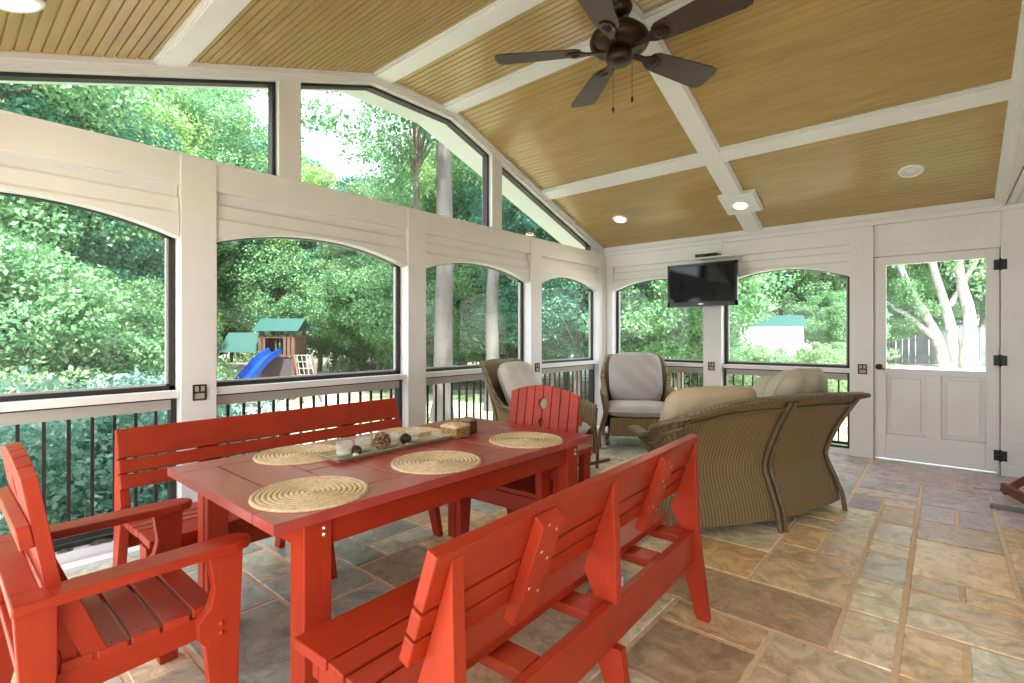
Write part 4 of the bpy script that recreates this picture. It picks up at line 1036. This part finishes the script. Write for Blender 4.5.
def make_tree(name, label, group, height, crown_r, crown_z, m_leaf, m_bark=None, ncl=70, per=260, leaf=.14, trunk_r=.13, seed=0, cr=.75, flatz=1.0, multi=1, bare=.45):
    m_bark = m_bark or M_bark
    rng = np.random.default_rng(seed); rr_ = random.Random(seed)
    e = empty(name, label, 'tree', group=group)
    cs = []; k = 0
    while len(cs) < ncl:
        p = rng.normal(size=3); p /= np.linalg.norm(p); q = rng.uniform(.25, 1)**.5
        cs.append((p[0]*q*crown_r, p[1]*q*crown_r, crown_z+p[2]*q*(height-crown_z)*flatz))
    cs = np.array(cs); cs[:, 2] = np.clip(cs[:, 2], .2, None)
    V, Fv = leaves_arrays(rng, cs, rng.uniform(.6, 1.15, ncl)*cr, per, leaf)
    me = leaf_mesh('foliage', V, Fv, m_leaf, rng); o = bpy.data.objects.new('foliage', me); COL.objects.link(o); o.parent = e
    t = MB(); tops = []
    for q in range(multi):
        a = 2*PI*q/max(1, multi)+rr_.random(); sp = .0 if multi == 1 else .25
        pts = [(math.cos(a)*sp*z*.35+rr_.uniform(-.04, .04)*z*.25, math.sin(a)*sp*z*.35+rr_.uniform(-.04, .04)*z*.25, z) for z in np.linspace(0, height*.86, 9)]
        rs = [trunk_r*(1.25 if i == 0 else 1)*(1-.8*i/8) for i in range(9)]; t.tube(smoothcurve(pts, 2), [np.interp(i/16, [j/8 for j in range(9)], rs) for i in range(17)], 10); tops.append(pts)
    for i in range(0, ncl, 3):
        c = cs[i]; base = tops[i % multi]; zt = max(height*.22, min(c[2]-.25*np.hypot(c[0], c[1])-.2, height*.8)); j = min(8, max(0, int(zt/(height*.86)*8)))
        b = base[j]; mid = ((b[0]*.5+c[0]*.5), (b[1]*.5+c[1]*.5), (b[2]*.6+c[2]*.4)+.1)
        t.tube(smoothcurve([b, mid, tuple(c)], 3), [trunk_r*.32*(1-.13*k) for k in range(7)], 5)
    t.build('trunk', m_bark, e, recalc=False)
    return e
def put(src, x, y, rz, s=1., label=None, first=False):
    o = src if first else copy_tree(src); o.location = (x, y, gz(x, y)-.05); o.rotation_euler = (0, 0, rz); o.scale = (s, s, s)
    if label: o['label'] = label
    return o
T_A = make_tree('broadleaf_tree', 'x', None, 12, 3.2, 6.6, L_mid, ncl=130, per=650, leaf=.105, trunk_r=.17, seed=1, cr=.90)
T_B = make_tree('broadleaf_tree', 'x', None, 10, 2.8, 5.2, L_yel, ncl=110, per=650, leaf=.10, trunk_r=.12, seed=2, cr=.80)
T_C = make_tree('broadleaf_tree', 'x', None, 10, 2.8, 5.6, L_dark, flatz=.9, ncl=130, per=650, leaf=.098, trunk_r=.14, seed=3, cr=.80)
T_D = make_tree('shrub', 'x', None, 2.6, 1.5, 1.2, L_pale, ncl=60, per=420, leaf=.075, trunk_r=.04, seed=4, cr=.5, multi=3)
T_E = make_tree('shrub', 'x', None, 2.0, 1.2, .95, L_highlight, ncl=60, per=420, leaf=.06, trunk_r=.03, seed=5, cr=.40, multi=3)
T_F = make_tree('broadleaf_tree', 'x', None, 12, 3.2, 7.0, L_pale, ncl=80, per=600, leaf=.10, trunk_r=.13, seed=6, cr=.80)
T_G = make_tree('understory_tree', 'x', None, 4.6, 2.3, 2.6, L_mid, flatz=.85, ncl=95, per=650, leaf=.082, trunk_r=.06, seed=8, cr=.62, multi=2)
# (kind, azimuth in degrees from +Y toward -X, distance, scale)
PLACE = [
 ('A', 90, 13, .95), ('G', 88, 9.0, .8), ('C', 83, 14, .85), ('G', 82, 11, .75), ('B', 79, 18, .95), ('G', 93, 10, .9), ('A', 74, 22, 1.0), ('C', 86, 20, 1.2), ('B', 80, 21, 1.2),
 ('G', 78.5, 14, .8), ('C', 69, 23, 1.0), ('B', 63.5, 23, .95), ('G', 65, 21.5, 1.2), ('C', 60, 27, .85), ('C', 57.5, 22, .85), ('G', 58, 20, 1.1), ('F', 55.5, 19, .65), ('G', 53.5, 18, 1.1), ('A', 52, 25, 1.0),
 ('G', 49.5, 17, 1.1), ('B', 46.5, 21, 1.0), ('G', 46, 19, 1.1), ('C', 43.5, 20, .95), ('G', 42, 16.5, 1.0), ('A', 40, 20, 1.0), ('G', 38.5, 19, 1.1),
 ('C', 36, 13.5, .72), ('C', 33.2, 13.0, .66), ('A', 31, 18, .9), ('A', 25, 19, .9), ('G', 26, 13.5, .8), ('C', 22.5, 18, .8), ('C', 20.5, 24, 1.0),
 ('C', 17.0, 29, 1.0), ('F', 12.5, 31, 1.05), ('A', 9.5, 29, .95), ('G', 7.5, 25, .75), ('B', 6.5, 33, 1.1), ('F', 3.8, 36, 1.1), ('A', 0.5, 38, 1.1), ('F', -2.5, 38, 1.2), ('C', -5, 36, 1.2), ('G', 4.2, 30, 1.1),
 ('C', 65, 34, 1.5), ('C', 76.5, 27, 1.35), ('A', 72, 31, 1.45), ('G', 61.5, 26, 1.6), ('G', 57, 26, 1.5), ('C', 48, 34, 1.5), ('A', 76, 30, 1.4), ('C', 40, 33, 1.5), ('A', 12, 44, 1.4), ('C', 26, 30, 1.3), ('A', 92, 22, 1.3),
]
SRC = {'A': T_A, 'B': T_B, 'C': T_C, 'D': T_D, 'E': T_E, 'F': T_F, 'G': T_G}; used = set()
LOOK = {'A': 'mid green tree', 'B': 'yellow green tree', 'C': 'dense blue green tree', 'F': 'airy pale green tree', 'G': 'low bushy green tree', 'D': 'pale shrub', 'E': 'small blue green shrub'}
WIN = [(71, 200, 'outside the large left window'), (51.5, 71, 'outside the second window'), (38.4, 51.5, 'outside the third window'), (30, 38.4, 'outside the corner window'),
       (18.8, 30, 'outside the window left of the television'), (5, 18.8, 'outside the window right of the television'), (-90, 5, 'outside the door glass')]
PLANTS = [(k, az, dist, s_, i) for i, (k, az, dist, s_) in enumerate(PLACE)]
SH = [('E', -5.3, .2, 1.0), ('E', -5.5, 1.3, .95), ('E', -6.6, -.9, 1.1), ('E', -6.9, 2.0, .9), ('D', -8.2, .9, .9), ('E', -7.6, 1.8, .8),
      ('D', -17.5, 11.3, 1.0), ('D', -15.6, 12.6, .9), ('D', -18.8, 7.0, 1.2), ('D', -14.0, 3.4, 1.1),
      ('D', -3.9, 14.6, .58), ('D', -3.1, 15.2, .56), ('D', -2.2, 14.0, .52), ('D', -4.8, 14.0, .62), ('D', -1.55, 15.6, .5), ('D', -2.6, 17.5, .55), ('D', -4.4, 17.5, .6), ('D', -6.8, 13.2, .7)]
PLANTS += [(k, math.degrees(math.atan2(-x, y)), math.hypot(x, y), s_, i) for i, (k, x, y, s_) in enumerate(SH)]
fam = {}
for p in PLANTS:
    wn = next(t for a, b, t in WIN if a <= p[1] < b); fam.setdefault((p[0], wn), []).append(p)
ORD = ['leftmost', 'second from the left', 'third from the left', 'fourth from the left', 'fifth from the left', 'sixth from the left', 'seventh from the left', 'eighth from the left']
for (k, wn), ps in fam.items():
    ps.sort(key=lambda p: -p[1])
    for j, (k_, az, dist, s_, i) in enumerate(ps):
        a = math.radians(az); l = LOOK[k]+' '+wn
        if len(ps) == 2: l += ', the '+('left' if j == 0 else 'right')+' one of two'
        elif len(ps) > 2: l += ', '+(ORD[j] if j < len(ps)-1 else 'rightmost')
        o = put(SRC[k], -dist*math.sin(a), dist*math.cos(a), i*1.7, s_, l, first=(k not in used)); used.add(k); o['group'] = LOOK[k]+'s '+wn
# large glossy evergreen outside the corner
hol = make_tree('evergreen_shrub', 'large glossy evergreen filling the window left of the television', None, 5.2, 2.1, 2.9, L_mid, flatz=.85, ncl=110, per=400, leaf=.085, trunk_r=.08, seed=9, cr=.62)
put(hol, -4.55, 11.2, 0, 1., first=True)
hol2 = copy_tree(hol); put(hol2, -9.3, 13.6, 2, 1.1, 'dark evergreen outside the corner window beside the white post', True)
# two tall bare trunks outside the third window
def trunk_tree(x, y, r, label, m_, lean=0, h=11, branch=True, seed=0):
    e = empty('tall_tree', label, 'tree', (x, y, gz(x, y)-.05)); rr_ = random.Random(seed); t = MB()
    pts = [(lean*z/h+rr_.uniform(-.04, .04), rr_.uniform(-.04, .04), z) for z in np.linspace(0, h, 10)]
    t.tube(smoothcurve(pts, 3), [r*(1.35 if i == 0 else 1)*(1-.5*i/27) for i in range(28)], 14); t.build('trunk', m_, e, recalc=False)
    rng = np.random.default_rng(seed); cs = np.array([(lean+rng.normal()*1.8, rng.normal()*1.8, h*.85+rng.normal()*1.1) for _ in range(45)])
    V, Fv = leaves_arrays(rng, cs, np.full(45, .8), 300, .14); me = leaf_mesh('foliage', V, Fv, L_mid, rng); o = bpy.data.objects.new('foliage', me); COL.objects.link(o); o.parent = e
    b = MB()
    for i in range(0, 45, 3): b.tube(smoothcurve([pts[6+i % 3], tuple((np.array(pts[7])+cs[i])/2+np.array([0, 0, .3])), tuple(cs[i])], 3), [r*.3*(1-.12*k) for k in range(7)], 5)
    b.build('branches', m_, e, recalc=False)
trunk_tree(-8.24, 7.29, .22, 'tall grey tree trunk at the left of the third window', mat('mid_grey_bark', (.10, .09, .08), .85, noise=(3, (.05, .044, .038), .45, .6, (1, 1, .3)), bump=(14, .6, (1, 1, .25))), .2, seed=21)
trunk_tree(-8.17, 8.79, .17, 'tall pale tree trunk at the right of the third window', mat('light_grey_bark', (.15, .14, .13), .85, noise=(3, (.08, .073, .066), .45, .6, (1, 1, .3)), bump=(14, .6, (1, 1, .25))), .25, seed=22)
trunk_tree(-13.6, 10.9, .16, 'dark slim tree trunk seen above the slide in the second window', M_bark, 0, seed=23)
# pale multi-stemmed tree seen through the door
def myrtle():
    x, y = .1, 28.3; e = empty('multi_stem_tree', 'pale multi-stemmed tree seen through the door glass', 'tree', (x, y, gz(x, y)-.05)); e.scale = (1.35, 1.35, 1.35); t = MB(); H = []
    stems = [[(0, 0, 0), (-.3, .1, 1.2), (-1.0, .2, 2.8), (-1.5, .3, 4.6), (-2.0, .3, 6.5)], [(.25, .1, 0), (.1, .1, 1.4), (-.3, .1, 3.2), (-.6, 0, 5.0), (-.5, 0, 7)],
             [(.45, 0, 0), (.55, 0, 1.6), (.3, .1, 3.2), (.5, .2, 5), (.9, .2, 7)], [(-.2, 0, .9), (-1.2, .1, 1.9), (-2.6, .2, 2.9), (-3.8, .2, 3.6)], [(.1, .1, 2), (.9, .1, 3.8), (1.7, .2, 5.6)]]
    for i, s in enumerate(stems):
        c = smoothcurve(s, 5); r0 = (.17, .16, .19, .09, .08)[i]; t.tube(c, [r0*(1-.65*k/len(c)) for k in range(len(c))], 10); H += s[-2:]
    t.build('trunk', M_barkp, e, recalc=False); rng = np.random.default_rng(30)
    cs = np.array([(h[0]+rng.normal()*1.0, h[1]+rng.normal()*1.0, h[2]+rng.normal()*.8+.5) for h in H for _ in range(5)])
    V, Fv = leaves_arrays(rng, cs, np.full(len(cs), .7), 170, .15); me = leaf_mesh('foliage', V, Fv, L_pale, rng); o = bpy.data.objects.new('foliage', me); COL.objects.link(o); o.parent = e
myrtle()
# grey board fence beyond the drive
def fence():
    e = empty('board_fence', 'grey board fence beyond the pale drive outside the door', 'fence', (1, 31, gz(1, 31)))
    z0 = gz(1, 31)
    m = MB()
    for k in range(44): m.box(-6+k*.25, -6+k*.25+.235, -.01, .01, -.1, 1.75)
    m.build('boards', M_fence, e)
    for k in range(6): m = MB(); m.box(-6+k*2.1, -5.9+k*2.1, .015, .11, -.1, 1.85); m.build('post', M_fence, e)
    m = MB()
    for z in (.3, 1.4): m.box(-6, 5, .0105, .05, z, z+.08)
    m.build('rail', M_fence, e)
fence()
# white shed with teal roof beyond the shrubs
def shed():
    x, y = -5.55, 22.6; e = empty('garden_shed', 'white shed with teal trim among the bushes in the right window', 'shed', (x, y, gz(x, y)-.05), math.radians(18))
    m = MB(); m.box(-1.25, 1.25, -.8, .8, 0, 2.15); m.build('walls', M_shed, e)
    m = MB(); m.prism([(-.95, 2.1), (.95, 2.1), (0, 2.55)], lambda a, b, d: (d, a, b), -1.35, 1.35); m.build('roof', M_green, e)
    m = MB(); m.box(-1.26, -1.02, -.83, -.80, 0, 2.13); m.build('corner_trim', mat('teal_trim', (.02, .42, .33), .5), e)
    m = MB(); m.box(-.1, .6, -.82, -.80, .05, 1.9); m.build('door', M_shed, e)
shed()
# playset
def playset():
    x, y = -14.95, 6.95; gz_ = gz(x, y); yaw = math.radians(43)
    e = empty('swing_set', 'wooden play tower with green canopy roofs and a wavy blue slide', 'playset', (x, y, gz_), yaw); e.scale = (.84, .84, .88)   # local -Y faces the porch, +X right
    def B_(*a): m = MB(); m.box(*a); return m
    k = 1.0
    for sx in (-.55, .55):
        for sy in (-.5, .5): B_(sx-.05, sx+.05, sy-.05, sy+.05, 0, 2.35).build('post', M_wood, e)
    B_(-.62, .62, -.58, .58, 1.40, 1.46).build('deck', M_wood, e)
    m = MB()
    for sy in (-.56, .56):
        m.box(-.6, .6, sy-.02, sy+.02, 2.02, 2.10)
        for q_ in range(9):
            xx = -.56+q_*.14
            if sy < 0 and -.3 < xx < .25: continue
            m.box(xx-.045, xx+.045, sy-.015, sy+.015, 1.46, 2.02)
    for sx in (-.6, .6):
        m.box(sx-.02, sx+.02, -.56, .56, 2.02, 2.10)
        for q_ in range(8): m.box(sx-.015, sx+.015, -.52+q_*.145-.045, -.52+q_*.145+.045, 1.46, 2.02)
    m.build('guard_rail', M_wood, e)
    def canopy(x0, x1, hw_, zb, za, yc=0):
        m = MB(); T = .02; pr = [(-hw_, zb), (0, za), (hw_, zb), (hw_-.03, zb), (0, za-.05), (-hw_+.03, zb)]
        m.prism(pr, lambda a, b, d: (d, a+yc, b), x0, x1); return m
    canopy(-.78, .78, .72, 2.25, 2.68).build('canopy_roof', M_green, e)
    m = MB(); m.add([(-.80, -.72, 2.25), (-.80, .72, 2.25), (-.80, 0, 2.68)], [(0, 1, 2)]); m.prism([(-.5, 2.3), (.5, 2.3), (0, 2.62)], lambda a, b, d: (d, a, b), -.79, -.76); m.build('canopy_gable', M_green, e)
    canopy(-2.0, -.75, .7, 1.55, 2.20, .2).build('side_canopy', M_green, e)
    for sx in (-1.9, -.9): B_(sx-.04, sx+.04, .15, .25, 0, 2.15).build('side_post', M_wood, e)
    # wavy slide down toward the porch and left
    m = MB(); path = []
    for q_ in range(25):
        t = q_/24; path.append(Vector((.0-.95*t, -.6-2.0*t, 1.42*(1-t)+.12+.07*math.sin(t*PI*2.6))))
    P = []
    for i, p in enumerate(path):
        t = (path[min(i+1, 24)]-path[max(i-1, 0)]).normalized(); r = t.cross(Vector((0, 0, 1))).normalized(); u = r.cross(t)
        P.append([p-r*.30+u*.17, p-r*.26+u*.17, p-r*.22, p+r*.22, p+r*.26+u*.17, p+r*.30+u*.17, p+r*.27-u*.03, p-r*.27-u*.03])
    m.grid([[tuple(v) for v in r] for r in P], closed_u=True, smooth=False); m.build('slide', M_blue, e)
    # rope net frame on the right
    m = MB()
    for xx in (.62, 1.25): m.beam((xx*.95, -.55, 1.45), (xx+.55, -1.35, 0), .07, .07)
    m.build('ladder_rail', M_wood, e)
    m = MB()
    for k_ in range(7):
        t = k_/7; m.beam((.59+.55*t, -.55-.80*t, 1.45*(1-t)), (1.19+.55*t, -.55-.80*t, 1.45*(1-t)), .03, .03)
    for k_ in range(4):
        u = .15*k_+.1; m.beam((.59+u, -.55, 1.45), (1.14+u, -1.35, .0), .02, .02)
    m.build('climbing_net', mat('pale_rope', (.28, .27, .23), .8), e)
    m = MB(); m.add([(-.55, -.56, 0), (.55, -.56, 0), (.55, -.56, 1.4), (-.55, -.56, 1.4)], [(0, 1, 2, 3)])
    m = MB(); m.box(-.5, .5, -.53, -.50, 0, 1.38); m.build('tower_panel', mat('dark_tarp', (.06, .045, .05), .8), e)
    m = MB()
    for k_ in range(5): m.box(-1.95, -.95, -.25, -.21, .15+.2*k_, .32+.2*k_)
    m.box(-2.0, -.9, -.5, -.1, 1.15, 1.2); m.build('side_boards', mat('weathered_boards', (.42, .37, .32), .8), e)
playset()
